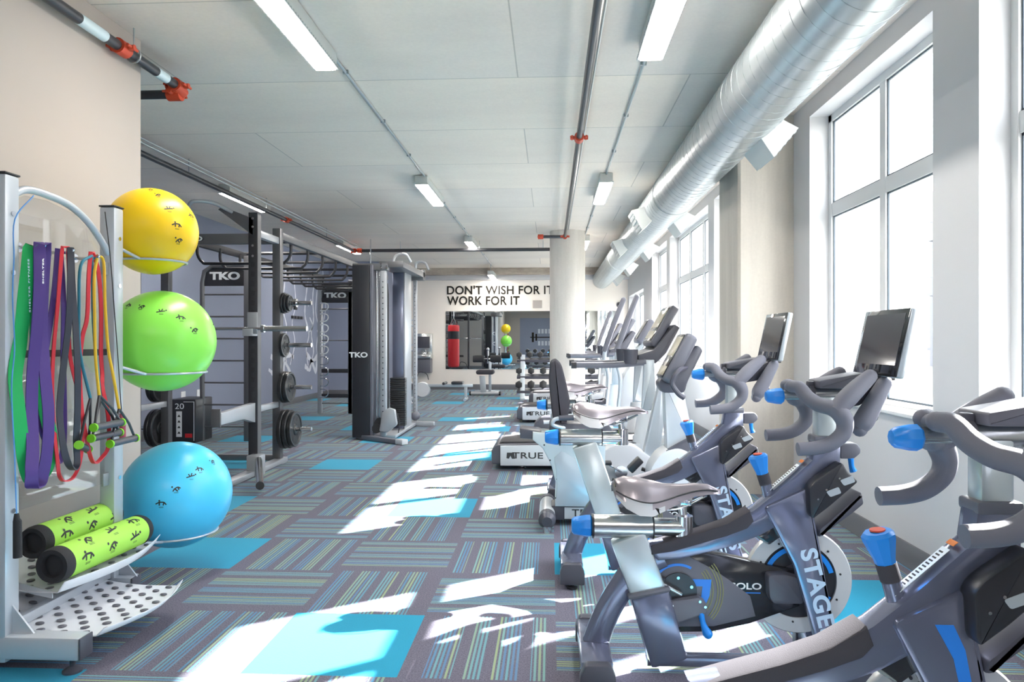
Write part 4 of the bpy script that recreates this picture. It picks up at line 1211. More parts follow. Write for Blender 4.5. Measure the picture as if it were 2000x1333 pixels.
# ================================================================== TREADMILLS
def make_treadmill(label, loc, mast=True):
    t = thing('treadmill', label, 'treadmill', loc, 0, 'treadmills facing the windows')
    L = 1.95; Wd = .80
    bm = NB(); prism(bm, rounded([(0, .06), (0, .20), (.05, .25), (L, .30), (L, .08)], .02), .02, Wd - .02, .01); dk = obj('deck', bm, M['dark'], t)
    bm = NB(); prism(bm, [(.07, .253), (.10, .268), (L - .3, .306), (L - .3, .29), (.07, .24)], .13, Wd - .13, .003); obj('belt', bm, M['belt'], dk)
    for y0, y1 in ((0, .03), (Wd - .03, Wd)):
        bm = NB(); prism(bm, [(.09, .05), (.09, .245), (L - .2, .285), (L - .2, .06)], y0, y1, .004); sp_ = obj('side_panel', bm, M['machine_w'], dk)
        if y0 == 0:
            text('lettering', 'TRUE', .085, frame_m4((.36, -.002, .15), (1, 0, 0), (0, 0, 1)), M['ink'], sp_, .001, 1.45, 1.05, .0015)
            bm = NB(); prism(bm, [(.155, .18), (.15, .125), (.175, .12), (.19, .15), (.205, .12), (.235, .12), (.225, .18)], -.003, 0); obj('emblem', bm, M['ink'], sp_)
    for q in (.12, Wd - .12):
        bm = NB(); lathe(bm, [(.04, 0), (.04, .012), (.014, .02), (.014, .08)], (.30, q, 0), 'z', 16); obj('leveling_foot', bm, M['chrome'], dk)
        bm = NB(); cyl(bm, (1.85, q - .03, .06), (1.85, q + .03, .06), .06, seg=16); obj('wheel', bm, M['black'], dk)
    bm = NB(); prism(bm, rounded([(L - .45, .20), (L - .38, .36), (L - .05, .38), (L + .02, .26), (L + .02, .08), (L - .45, .08)], .04), .02, Wd - .02, .03); obj('motor_hood', bm, M['machine_w'], t)
    for y in (.04, Wd - .04):
        bm = NB(); lathe(bm, [(.155, .02), (.155, .34), (.14, .36), (.105, .60), (.10, .62)], (1.55, y + (.06 if y < .4 else -.06), 0), 'z', 24)
        bmesh.ops.scale(bm, vec=(1, .62, 1), space=Matrix.Translation((-1.55, -y, 0)), verts=bm.verts)
        up_ = obj('upright', bm, M['machine_w'], t)
        bm = NB(); prism(bm, rounded([(1.475, .60), (1.625, .60), (1.60, 1.10), (1.50, 1.10)], .01), y - .03, y + .03, .012); obj('mast', bm, M['machine_s'], up_)
        bm = NB(); tube(bm, [(.82, y, 1.045), (1.05, y, 1.045), (1.25, y, 1.05), (1.52, y, 1.075)], [.028, .030, .031, .035], 12, 5); hr = obj('handrail', bm, M['darkmid'], t)
        bm = NB(); tube(bm, [(.79, y, 1.045), (.84, y, 1.045)], .034, 12); obj('rail_cap', bm, M['black'], hr)
        bm = NB(); cyl(bm, (1.37, y, 1.06), (1.37, y, 1.20), .065, .075, 20); obj('cup_holder', bm, M['dark'], t)
    bm = NB(); prism(bm, rounded([(1.45, 1.07), (1.44, 1.15), (1.60, 1.20), (1.80, 1.45), (1.86, 1.42), (1.72, 1.16), (1.62, 1.06)], .02), .04, Wd - .04, .02); obj('console_base', bm, M['dark'], t)
    m4 = Matrix.Translation((1.70, Wd / 2, 1.42)) @ Euler((0, math.radians(30), 0)).to_matrix().to_4x4()
    bm = NB(); box(bm, -.035, .05, -.30, .30, -.22, .25, .035, 3, m4); cn = obj('console', bm, M['darkmid'], t)
    bm = NB(); box(bm, -.038, -.034, -.27, .27, -.18, .21, .003, 2, m4); obj('bezel', bm, M['black_g'], cn)
    bm = NB(); box(bm, -.041, -.037, -.22, .22, -.02, .18, .002, 2, m4); box(bm, -.041, -.037, -.22, .22, -.15, -.06, .002, 2, m4); objs('display', bm, M['lcd'], cn)
    bm = NB(); tube(bm, [(1.42, .15, 1.14), (1.40, .30, 1.16), (1.40, Wd - .30, 1.16), (1.42, Wd - .15, 1.14)], .02, 10, 4); obj('front_grip', bm, M['dark'], t)
    return t
tm = make_treadmill('treadmill nearest in the cardio row, white deck with TRUE lettering just past the recumbent bike', (-.58, 6.95, 0))
dup(tm, (-.52, 11.0, 0), None, 'second treadmill, its white deck end left of the round column', 'treadmills facing the windows')
dup(tm, (-.42, 13.9, 0), None, 'farthest treadmill, white deck end with lettering below the dumbbell rack', 'treadmills facing the windows')

# ================================================================== ELLIPTICALS
def make_elliptical(label, loc):
    t = thing('elliptical_trainer', label, 'elliptical trainer', loc, 0, 'elliptical trainers in the cardio row')
    bm = NB(); box(bm, 0, 1.9, .22, .44, .04, .16, .02); box(bm, -.02, .10, 0, .66, .03, .13, .02); box(bm, 1.75, 1.87, .05, .61, .03, .13, .02); obj('base_frame', bm, M['dark'], t)
    bm = NB(); prism(bm, rounded([(1.15, .14), (1.05, .45), (1.12, .85), (1.30, 1.12), (1.45, 1.15), (1.62, .80), (1.85, .40), (1.88, .14)], .06), .20, .46, .05); obj('front_shroud', bm, M['machine_w'], t)
    bm = NB(); prism(bm, rounded([(1.28, 1.05), (1.44, 1.08), (1.52, 1.30), (1.44, 1.36), (1.30, 1.2)], .02), .22, .44, .02); obj('mast', bm, M['machine_s'], t)
    m4 = Matrix.Translation((1.38, .33, 1.40)) @ Euler((0, math.radians(30), 0)).to_matrix().to_4x4()
    bm = NB(); box(bm, -.03, .05, -.2, .2, -.16, .18, .03, 3, m4); cn = obj('console', bm, M['darkmid'], t)
    bm = NB(); box(bm, -.034, -.029, -.17, .17, -.12, .14, .002, 2, m4); objs('display', bm, M['black_g'], cn)
    for s, y, ph in ((-1, .02, -.26), (1, .64, -.36)):
        bm = NB(); tube(bm, [(1.30 + ph, y, .42), (1.33 + ph, y, .80), (1.28 + ph, y, 1.10), (1.38 + ph, y, 1.45), (1.52 + ph, y, 1.80)], [.024, .026, .028, .026, .026], 12, 6); a_ = obj('arm', bm, M['machine_s'], t)
        bm = NB(); tube(bm, [(1.275 + ph, y, 1.14), (1.40 + ph, y, 1.50), (1.53 + ph, y, 1.83)], [.033, .036, .033], 12, 6); sphere(bm, (1.53 + ph, y, 1.83), .033, 12); obj('grip', bm, M['darkmid'], a_)
        yi = .12 if s < 0 else .54
        bm = NB(); tube(bm, [(.12, yi, .34 + s * .08), (.7, yi, .36 + s * .06), (1.30 + ph, yi + s * .06, .44)], .024, 10, 5); lk = obj('foot_link', bm, M['machine_w'], t)
        bm = NB(); prism(bm, rounded([(.50, .40 + s * .06), (.50, .46 + s * .06), (.56, .44 + s * .06), (.88, .44 + s * .06), (.93, .48 + s * .06), (.93, .40 + s * .06)], .01), yi - .08, yi + .08, .01); objs('pedal', bm, M['dark'], lk)
    bm = NB(); prism(bm, rounded([(-.02, .13), (.0, .24), (.10, .32), (.26, .32), (.45, .26), (.5, .16)], .04), .20, .46, .03); obj('rear_shroud', bm, M['dark'], t)
    return t
el = make_elliptical('elliptical trainer with tall dark arms between the first two treadmills', (-.20, 8.75, 0))
dup(el, (-.02, 12.9, 0), None, 'elliptical trainer with arms rising just right of the round column', 'elliptical trainers in the cardio row')

# ================================================================== STRETCH RACK ON THE LEFT
RX = -2.13
sr = thing('accessory_rack', 'tall silver accessory rack with perforated shelves and hooks by the cream wall', 'rack', (RX, 2.64, 0))
for k, y in enumerate((0, .68)):
    bm = NB(); box(bm, -.038, .038, y - .038, y + .038, .04, 1.93, .010); up_ = obj('upright', bm, M['rack'], sr)
    bm = NB(); box(bm, -.04, .04, y - .04, y + .04, 1.93, 1.938, .003); objs('end_cap', bm, M['ink'], up_)
    bm = NB()
    for z in (.62, 1.55, 1.78): cyl(bm, (.038, y, z), (.043, y, z), .010, seg=10)
    objs('bolt', bm, M['chrome'], up_)
    xe = .33 if k == 0 else .12
    bm = NB(); box(bm, -.30, xe, y - .04, y + .04, .055, .145, .012); bf = obj('base_foot', bm, M['rack'], sr)
    bm = NB(); box(bm, xe, xe + .007, y - .038, y + .038, .058, .142, .003); objs('end_cap', bm, M['dark'], bf)
    for x in (-.26, xe - .05):
        bm = NB(); lathe(bm, [(.036, 0), (.036, .008), (.010, .022), (.010, .06)], (x, y, 0), 'z', 16); obj('leveling_foot', bm, M['dark'], bf)
    bm = NB(); prism(bm, [(-.0, .14), (.13, .14), (.0, .30)], y - .004, y + .004); obj('gusset', bm, M['rack'], sr)
bm = NB(); tube(bm, [(0, .03, 1.855), (0, .12, 1.900), (0, .25, 1.902), (0, .38, 1.885), (0, .50, 1.835), (0, .60, 1.76), (0, .655, 1.70)], .016, 12, 6); obj('arch_tube', bm, M['rack'], sr)
bm = NB(); prism(bm, [(.045, .60), (.635, .60), (.635, 1.70), (.56, 1.78), (.42, 1.855), (.25, 1.88), (.12, 1.875), (.045, 1.84)], -.012, -.006, 0, 'x')
pn = obj('clear_panel', bm, M['acrylic'], sr)
bm = NB(); box(bm, -.003, .003, .05, .64, 1.215, 1.245, .001); obj('black_strip', bm, M['ink'], sr)
bm = NB()
for z in (1.63, .62):
    box(bm, .0, .012, .60, .68, z - .03, z + .03, .002)
objs('bracket', bm, M['galv'], sr)
for y, z in ((.083, 1.66), (.25, 1.66), (.42, 1.655)):
    bm = NB(); tube(bm, [(-.006, y, z), (.09, y, z), (.11, y, z + .015)], .007, 8, 4); lathe(bm, [(.02, .0), (.02, .006)], (-.006, y, z), 'x', 14); obj('hook', bm, M['chrome'], sr)
for z in (.16, .95):
    bm = NB(); box(bm, -.02, .02, .03, .65, z - .02, z + .02, .004); obj('cross_rail', bm, M['rack'], sr) if z < .5 else bm.free()
def perf_shelf(name, corners, nx, ny, lip, holes=True):
    """corners (a: inner-near, b: outer-near, c: outer-far, d: inner-far) curved plate with holes"""
    a, b_, c_, d_ = [Vector(p) for p in corners]
    bm = NB()
    def P(u, v, dz=0):
        p = (a * (1 - u) + b_ * u) * (1 - v) + (d_ * (1 - u) + c_ * u) * v
        p = p + Vector((math.sin(v * math.pi) * .07 * u, 0, -.03 * math.sin(u * math.pi) + dz))
        return p
    NX, NY = nx * 6, ny * 6
    g = {}
    for i in range(NX + 1):
        for j in range(NY + 1): g[i, j] = bm.verts.new(P(i / NX, j / NY))
    for i in range(NX):
        for j in range(NY):
            if holes:
                pass
            bm.faces.new((g[i, j], g[i + 1, j], g[i + 1, j + 1], g[i, j + 1]))
    # lip along outer edge
    prev = None
    for j in range(NY + 1):
        p = P(1, j / NY); n_ = bm.verts.new(p + Vector((.03, 0, lip)))
        if prev: bm.faces.new((prev[0], prev[1], n_, g[NX, j]))
        prev = (g[NX, j], n_)
    for i in range(nx if holes else 0):
        for j in range(ny):
            if (i + j) % 2: continue
            u = (i + .7) / (nx + .4); v = (j + .7) / (ny + .4)
            bm.faces.new([bm.verts.new(P(u + .026 * math.cos(t), v + .024 * math.sin(t), .0055)) for t in [q * math.pi / 6 for q in range(12)]]).material_index = 1
    o = obj(name, bm, M['perf'], sr)
    o.data.materials.append(M['darkmid'])
    so = o.modifiers.new('thick', 'SOLIDIFY'); so.thickness = .003
    return o
perf_shelf('shelf', [(-.22, .05, .185), (.34, .05, .115), (.37, .60, .125), (-.22, .62, .20)], 12, 12, .03)
perf_shelf('shelf', [(-.34, .15, .335), (.11, .15, .25), (.11, .86, .25), (-.34, .86, .335)], 10, 12, .045)
bm = NB(); prism(bm, [(-.32, .30), (.08, .22), (.08, .25), (-.32, .34)], .16, .166); prism(bm, [(-.32, .30), (.08, .22), (.08, .25), (-.32, .34)], .62, .626); objs('shelf_bracket', bm, M['rack'], sr)

# ring arms that hold the balls
def ball_arm(z, rr, cx, cy):
    bm = NB()
    pts = [(cx + rr * math.cos(t), cy + rr * math.sin(t), z) for t in [math.radians(a) for a in range(-250, 70, 12)]]
    tube(bm, [(0, .70, z + .05)] + [(cx + rr * math.cos(math.radians(-80)), cy - rr, z)], .008, 8)
    tube(bm, [(cx + rr * math.cos(t), cy + rr * math.sin(t), z) for t in [math.radians(a) for a in range(0, 360, 12)]], .006, 8, closed=True)
    obj('ball_ring', bm, M['rack'], sr)
B1 = (RX + .03, 3.62, 1.862, .226); B2 = (RX + .06, 3.665, 1.283, .268); B3 = (-2.065, 3.80, .435, .288)
for (x, y, z, r), q in ((B1, .70), (B2, .78), (B3, .70)):
    rr = r * q * 1.0; zz = z - math.sqrt(r * r - rr * rr)
    ball_arm(zz + .0, rr + .009, x - RX, y - 2.64)
def ball(label, b_, m, ridges, azs, elev):
    x, y, z, r = b_
    t = thing('exercise_ball', label, 'exercise ball', (x, y, z - r), 0, 'exercise balls on the rack rings')
    bm = NB(); sphere(bm, (0, 0, r), r, 72)
    obj('ball', bm, M[m], t)
    bm = NB()
    for k, az in enumerate(azs):
        el_ = elev[k]
        def fn(u, v, az=az, el_=el_):
            a = math.radians(az) + u / r; e = math.radians(el_) + v / r
            return ((r + .001) * math.cos(e) * math.cos(a), (r + .001) * math.cos(e) * math.sin(a), r + (r + .001) * math.sin(e))
        figure(bm, fn, 0, 0, .027, k)
    objs('printed_figure', bm, M['ink'], t, .004)
ball('yellow exercise ball, topmost on the silver rack', B1, 'yellow_ball', 0, [-64, -50, -38, -30, -26, -110, 0, 60, 140], [62, 48, 25, 3, -16, 20, 20, 10, 20])
ball('green exercise ball, middle one on the silver rack', B2, 'green_ball', 0, [-112, -88, -62, -40, -26, 20, 80, 150], [42, 40, 34, 26, 12, 20, 0, 20])
ball('blue exercise ball, largest and lowest beside the foam rollers', B3, 'blue_ball', 0, [-76, -62, -46, -34, -8, 40, 120], [2, 16, 28, 34, 40, 20, 20])

def roller(label, p, L, r, rz=0.0, tilt=0.0):
    t = thing('foam_roller', label, 'foam roller', p, rz, 'foam rollers on the upper shelf')
    t.rotation_euler = (tilt, 0, rz)
    bm = NB(); lathe(bm, [(r, .03), (r, L - .03)], (0, 0, 0), 'y', 48); sv = obj('sleeve', bm, M['lime'], t)
    bm = NB()
    for e, s in ((0.03, 1), (L - .03, -1)):
        lathe(bm, [(r * .62, e - s * .006), (r * .66, e - s * .030), (r * .92, e - s * .034), (r * 1.01, e - s * .014), (r * 1.01, e + s * .012)], (0, 0, 0), 'y', 40)
        lathe(bm, [(0, e - s * .008), (r * .64, e - s * .008), (r * .64, e)], (0, 0, 0), 'y', 32)
    objs('end_cap', bm, M['foam'], t)
    bm = NB()
    def fn(u, v): return ((r + .001) * math.cos(v / r), u, (r + .001) * math.sin(v / r))
    for row, ang in enumerate((5, 62, 120, 180)):
        for k in range(3):
            figure(bm, fn, .12 + k * .17 + (row % 2) * .05, math.radians(ang) * r, .040, k + row)
    objs('printed_figure', bm, M['ink'], t, .004)
roller('lime green foam roller with black ends, front one lying on the rack shelf', (-2.035, 2.78, .36), .62, .073, 0, -.02)
roller('lime green foam roller lying against the wall side, behind the other roller', (-2.165, 2.84, .435), .53, .068, 0, -.01)

# resistance bands -------------------------------------------------
PT = {
'green':[(2.699,1.665),(2.672,1.579),(2.653,1.416),(2.658,1.296),(2.632,1.147),(2.632,1.018),(2.645,0.856),(2.680,0.760),(2.727,0.710),(2.779,0.735),(2.803,0.800),(2.800,0.875),(2.773,1.025),(2.750,1.213),(2.739,1.420),(2.729,1.585),(2.715,1.665)],
'purple':[(2.708,1.672),(2.694,1.500),(2.688,1.337),(2.684,1.174),(2.680,1.008),(2.668,0.861),(2.650,0.771),(2.662,0.715),(2.695,0.700),(2.728,0.720),(2.742,0.822),(2.744,0.979),(2.740,1.134),(2.738,1.317),(2.738,1.503),(2.734,1.672)],
'redA':[(2.862,1.680),(2.833,1.574),(2.824,1.425),(2.821,1.254),(2.815,1.085),(2.809,0.916),(2.815,0.788),(2.839,0.719),(2.892,0.687),(2.950,0.698),(2.973,0.783),(2.973,0.940),(2.953,1.075),(2.927,1.209),(2.911,1.341),(2.895,1.515),(2.880,1.680)],
'blackA':[(2.883,1.679),(2.867,1.513),(2.861,1.340),(2.851,1.168),(2.833,0.998),(2.830,0.870),(2.845,0.782),(2.895,0.735),(2.940,0.755),(2.934,0.856),(2.921,0.989),(2.911,1.166),(2.914,1.341),(2.911,1.516),(2.895,1.679)],
'purpleA':[(2.870,1.672),(2.835,1.509),(2.806,1.318),(2.791,1.170),(2.773,1.025),(2.779,0.898),(2.824,0.829),(2.864,0.768),(2.908,0.794),(2.921,0.902),(2.895,1.210),(2.888,1.427),(2.883,1.672)],
'redB':[(3.045,1.680),(3.014,1.569),(3.011,1.388),(3.000,1.298),(2.987,1.163),(2.980,0.984),(2.994,0.870),(3.035,0.773),(3.088,0.730),(3.135,0.745),(3.165,0.799),(3.150,0.944),(3.128,1.063),(3.143,1.133),(3.128,1.228),(3.106,1.438),(3.081,1.599),(3.062,1.680)],
}
def loop_band(label, key, x, w, th, m, grp='resistance bands hanging on the rack', words=None):
    bm = NB()
    P = catmull([(x + .012 * math.sin(k * 1.3), y, z) for k, (y, z) in enumerate(PT[key])] , 6)
    # ribbon: width w across (mostly along y on the strands, along x at the bottom), thickness th
    prev = None; n = len(P); first = None
    for i, p in enumerate(P):
        t = (P[(i + 1) % n] - P[(i - 1) % n]); t.normalize()
        bend = abs(t.y)          # at the turns the ribbon faces up
        acr = Vector((.35 + .65 * bend, .94 * (1 - bend), 0)); acr = (acr - t * acr.dot(t)).normalized()
        nrm = t.cross(acr).normalized()
        q = [bm.verts.new(p + acr * (sx_ * w / 2) + nrm * (sy_ * th / 2)) for sx_, sy_ in ((-1, -1), (1, -1), (1, 1), (-1, 1))]
        if prev:
            for k in range(4): bm.faces.new((prev[k], prev[(k + 1) % 4], q[(k + 1) % 4], q[k]))
        else: first = q
        prev = q
    for k in range(4): bm.faces.new((prev[k], prev[(k + 1) % 4], first[(k + 1) % 4], first[k]))
    o = obj('resistance_band', bm, M[m], None, None, 50)
    tag(o, label, 'resistance band', grp)
    if words:
        s, y, z, col = words
        text('lettering', s, w * .62, frame_m4((x + .022, y, z), (0.0, 0.05, 1), (.35, -.94, 0)), M[col], o, .0004, .8)
    return o
loop_band('wide green loop band with pale lettering, leftmost on the rack', 'green', -2.065, .050, .004, 'b_green')
loop_band('wide purple loop band with white lettering in front of the green band', 'purple', -2.035, .046, .005, 'b_purple')
loop_band('narrow red loop band hanging from the middle hook', 'redA', -2.05, .014, .006, 'b_red')
loop_band('charcoal flat loop band hanging inside the long red loop', 'blackA', -2.03, .026, .005, 'b_black')
loop_band('violet loop band hanging behind the charcoal band on the middle hook', 'purpleA', -2.075, .022, .005, 'b_purple')
loop_band('short red loop band hanging from the hook beside the black handles', 'redB', -2.05, .016, .007, 'b_red')
o = text('band_lettering', 'SHELTER', .024, frame_m4((-2.005, 2.689, 1.56), (0.02, -0.03, 1), (.35, -.94, 0)), M['white'], bpy.data.objects['resistance_band.001'], .0004, 1.0, 1.1, .0006)
o = text('band_lettering', 'SHELTER FITNESS', .024, frame_m4((-2.040, 2.660, 1.50), (0.0, -0.04, 1), (.35, -.94, 0)), M['ltext'], bpy.data.objects['resistance_band'], .0004, 1.0, 1.15, .0002)

def handle(bm_s, bm_g, bm_r, top, a, b_):
    """strap triangle from top to grip a-b"""
    for q in (a, b_): tube(bm_s, [top, ((top[0] + q[0]) / 2 + .004, (top[1] * .4 + q[1] * .6), (top[2] + q[2]) / 2), q], .006, 6)
    cyl(bm_g, a, b_, .016, seg=16)
    d = (Vector(b_) - Vector(a)).normalized()
    for q, s in ((a, -1), (b_, 1)): cyl(bm_r, Vector(q) + d * s * .001, Vector(q) + d * s * .010, .019, seg=16)
def tube_band(label, m, strands, hs):
    t = thing('tube_band', label, 'resistance tube', (-2.04, 3.06, 1.65), 0, 'resistance tubes with handles')
    O = Vector((-2.04, 3.06, 1.65))
    bm = NB()
    for s in strands: tube(bm, [Vector(q) - O for q in s], .0065, 8, 5)
    obj('tube', bm, M[m], t)
    bs, bg, br2 = NB(), NB(), NB()
    for top, a, b_ in hs: handle(bs, bg, br2, Vector(top) - O, Vector(a) - O, Vector(b_) - O)
    obj('strap', bs, M['black'], t); obj('grip', bg, M['dark'], t); obj('grip_ring', br2, M['lime_ring'], t)
tube_band('yellow resistance tube with black handles hanging from the right hook', 'b_yellow',
    [[(-2.03, 3.063, 1.668), (-2.03, 3.04, 1.57), (-2.03, 3.042, 1.39), (-2.03, 3.049, 1.206), (-2.02, 3.059, 1.04)], [(-2.03, 3.063, 1.668), (-2.03, 3.106, 1.64), (-2.03, 3.117, 1.44), (-2.03, 3.139, 1.25), (-2.02, 3.165, 1.108), (-2.02, 3.205, .965)]],
    [((-2.02, 3.06, 1.04), (-1.985, 2.975, .905), (-1.985, 3.165, .905)), ((-2.02, 3.205, .965), (-1.995, 3.105, .815), (-1.995, 3.292, .815))])
tube_band('teal resistance tube with black handles, left of the yellow tube', 'b_teal',
    [[(-2.045, 3.045, 1.665), (-2.045, 2.97, 1.61), (-2.045, 2.96, 1.43), (-2.045, 2.967, 1.23), (-2.035, 3.02, 1.03)], [(-2.045, 3.045, 1.665), (-2.045, 3.05, 1.53), (-2.045, 3.06, 1.32), (-2.035, 3.09, 1.02)]],
    [((-2.035, 3.02, 1.03), (-2.02, 2.925, .835), (-2.06, 3.04, .80)), ((-2.035, 3.09, 1.02), (-2.01, 2.995, .855), (-2.01, 3.19, .855))])

def rope(label, pts, hp, m, hm, h=(0, 0, -1), grp='jump ropes'):
    O = Vector(pts[0])
    t = thing('jump_rope', label, 'jump rope', O, 0, grp)
    bm = NB(); tube(bm, [Vector(q) - O for q in pts], .0025, 6, 5); obj('cord', bm, M[m], t)
    bm = NB(); a = Vector(pts[-1]) - O
    tube(bm, [a, a + Vector((0, 0, -.02)), a + Vector((0, .004, -.03)), a + Vector((0, .006, -hp))], [.008, .011, .015, .016], 14); obj('handle', bm, M[hm], t)
rope('blue corded jump rope with black handle beside the near post', [(-2.045, 2.69, 1.86), (-2.045, 2.592, 1.75), (-2.045, 2.587, 1.60), (-2.045, 2.58, 1.45), (-2.045, 2.59, 1.257), (-2.045, 2.575, 1.10), (-2.045, 2.59, .85), (-2.045, 2.60, .62)], .17, 'rope_blue', 'foam')
rope('dark corded jump rope with pink handle along the far post', [(-2.085, 3.20, 1.89), (-2.085, 3.24, 1.68), (-2.085, 3.27, 1.44), (-2.085, 3.30, 1.20), (-2.085, 3.32, 1.0), (-2.085, 3.33, .93)], .13, 'ink', 'pink')

# ================================================================== POWER RACK
PX = -2.85; PX2 = -4.05; PY = 6.67; PY2 = 7.25
pk = thing('power_rack', 'tall grey power rack with numbered posts and plate pegs left of the aisle', 'power rack', (-3.45, 6.9, 0))
def LP(x, y, z): return (x + 3.45, y - 6.9, z)
def postm(x, y, h, w=.075, mm='tko', holes=False, nm='post'):
    bm = NB(); a = LP(x, y, 0)
    box(bm, a[0] - w / 2, a[0] + w / 2, a[1] - w / 2, a[1] + w / 2, .0, h, .006)
    o = obj(nm, bm, M[mm], pk)
    bm = NB(); box(bm, a[0] - w / 2 - .03, a[0] + w / 2 + .03, a[1] - w / 2 - .02, a[1] + w / 2 + .02, 0, .012, .003); obj('foot_plate', bm, M['tko_light'], o)
    return o
for x, s in ((PX, 1), (PX2, -1)):
    o = postm(x, PY, 2.52, .09, 'tko_dark')
    a = LP(x, PY, 0)
    bm = NB(); box(bm, a[0] + .0455 if s > 0 else a[0] - .047, a[0] + .047 if s > 0 else a[0] - .0455, a[1] - .04, a[1] + .04, .02, 2.5, 0); obj('side_plate', bm, M['tko'], o)
    bm = NB()
    for k in range(17):
        z = .52 + k * .092
        if 1.28 < z < 1.5: continue
        prism(bm, rounded([(a[0] - .018, z), (a[0] + .018, z), (a[0] + .024, z + .045), (a[0] - .012, z + .055)], .006), a[1] - .0465, a[1] - .0455)
    obj('peg_slot', bm, M['ink'], o)
    bm = NB()
    for z in (2.46, 2.38, 2.2, 2.1): cyl(bm, (a[0], a[1] - .05, z), (a[0], a[1] - .045, z), .012, seg=10)
    objs('bolt', bm, M['chrome'], o)
    postm(x, PY2, 2.46, .085, 'tko')
    bm = NB(); bar(bm, LP(x, PY, 2.33), LP(x, PY2, 2.33), .06, .07, .006, (0, 0, 1)); bar(bm, LP(x, PY, .62), LP(x, PY2, .62), .05, .06, .006, (0, 0, 1)); objs('side_brace', bm, M['tko_light'], pk)
    bm = NB(); bar(bm, LP(x + s * .02, PY - .75, .03), LP(x + s * .02, PY2 + .1, .03), .10, .05, .006, (0, 0, 1)); obj('base_rail', bm, M['tko_light'], pk)
    # J-cup
    bm = NB(); b0 = LP(x, PY, 0); box(bm, b0[0] - .05, b0[0] + .05, b0[1] - .06, b0[1] - .045, 1.33, 1.56, .006); box(bm, b0[0] - .05, b0[0] + .05, b0[1] - .16, b0[1] - .05, 1.33, 1.352, .006); box(bm, b0[0] - .05, b0[0] + .05, b0[1] - .165, b0[1] - .15, 1.33, 1.40, .005)
    obj('bar_cup', bm, M['tko_light'], pk)
    # spotter arm towards the camera
    bm = NB(); prism(bm, [(b0[1] - .78, .56), (b0[1] - .78, .66), (b0[1] - .05, .69), (b0[1] - .05, .50), (b0[1] - .30, .56)], b0[0] - .03, b0[0] + .03, .005, 'x'); ar = obj('spotter_arm', bm, M['tko_light'], pk)
    bm = NB(); box(bm, b0[0] - .04, b0[0] + .04, b0[1] - .80, b0[1] - .775, .545, .70, .004); obj('arm_end', bm, M['tko'], ar)
    # plate pegs
    for z in (.36, .80, 1.24, 1.68):
        p0 = LP(x, PY2, z)
        bm = NB(); cyl(bm, p0, (p0[0] + s * .36, p0[1], z), .023, seg=16); lathe(bm, [(.04, 0), (.04, .01)], (p0[0] + s * .043, p0[1], z), 'x', 16); obj('plate_peg', bm, M['chrome'], pk)
bm = NB(); box(bm, PX2 + 3.45, PX + 3.45, PY - 6.9 - .03, PY - 6.9 + .03, 2.22, 2.32, .006); tb = obj('front_crossbar', bm, M['tko'], pk)
bm = NB(); prism(bm, [( .0 + .11 * math.cos(t), 2.27 + .033 * math.sin(t)) for t in [i * math.pi / 12 for i in range(24)]], PY - 6.9 - .034, PY - 6.9 - .03); obj('logo_plate', bm, M['tko_dark'], tb)
text('lettering', 'TKO', .06, frame_m4((0, PY - 6.9 - .036, 2.27), (1, 0, 0), (0, 0, 1)), M['white'], tb, .001, 1.6, 1, .002)
bm = NB(); box(bm, PX2 + 3.45, PX + 3.45, PY2 - 6.9 - .03, PY2 - 6.9 + .03, 2.30, 2.37, .006); box(bm, PX2 + 3.45, PX + 3.45, PY2 - 6.9 - .03, PY2 - 6.9 + .03, .03, .09, .006); objs('rear_crossbar', bm, M['tko'], pk)
# pull-up handles
for s in (-1, 1):
    bm = NB(); x = s * .6
    prism(bm, [(x - s * .0, 2.30), (x - s * .0, 2.46), (x - s * .30, 2.58), (x - s * .34, 2.55)], PY - 6.9 - .045, PY - 6.9 - .033)
    obj('gusset', bm, M['tko'], pk)
    bm = NB(); tube(bm, [(x - s * .20, PY - 6.9 - .04, 2.52), (x - s * .36, PY - 6.9 - .12, 2.60), (x - s * .50, PY - 6.9 - .2, 2.60), (x - s * .55, PY - 6.9 - .2, 2.56)], .018, 10, 5); obj('pull_up_grip', bm, M['tko_light'], pk)
# landmine sleeve
bm = NB(); cyl(bm, LP(-2.74, 6.50, .16), LP(-2.40, 5.72, .085), .033, seg=18); lm = obj('landmine_sleeve', bm, M['steel'], pk)
bm = NB(); cyl(bm, LP(-2.404, 5.73, .085), LP(-2.395, 5.71, .084), .034, seg=18); obj('sleeve_end', bm, M['ink'], lm)
bm = NB(); box(bm, *[v for v in (.59, .72, -.40, -.26, .0, .2)], .01); obj('landmine_pivot', bm, M['tko_light'], pk)

bb_ = thing('barbell', 'chrome barbell resting across the power rack cups', 'barbell', (-3.40, 6.565, 1.40))
bm = NB(); cyl(bm, (-.66, 0, 0), (.66, 0, 0), .0145, seg=16); obj('shaft', bm, M['chrome'], bb_)
for s in (-1, 1):
    bm = NB(); cyl(bm, (s * .66, 0, 0), (s * 1.10, 0, 0), .025, seg=20); lathe(bm, [(.036, 0), (.036, .03)], (s * .66 - (.03 if s < 0 else 0), 0, 0), 'x', 20); obj('sleeve', bm, M['steel'], bb_)

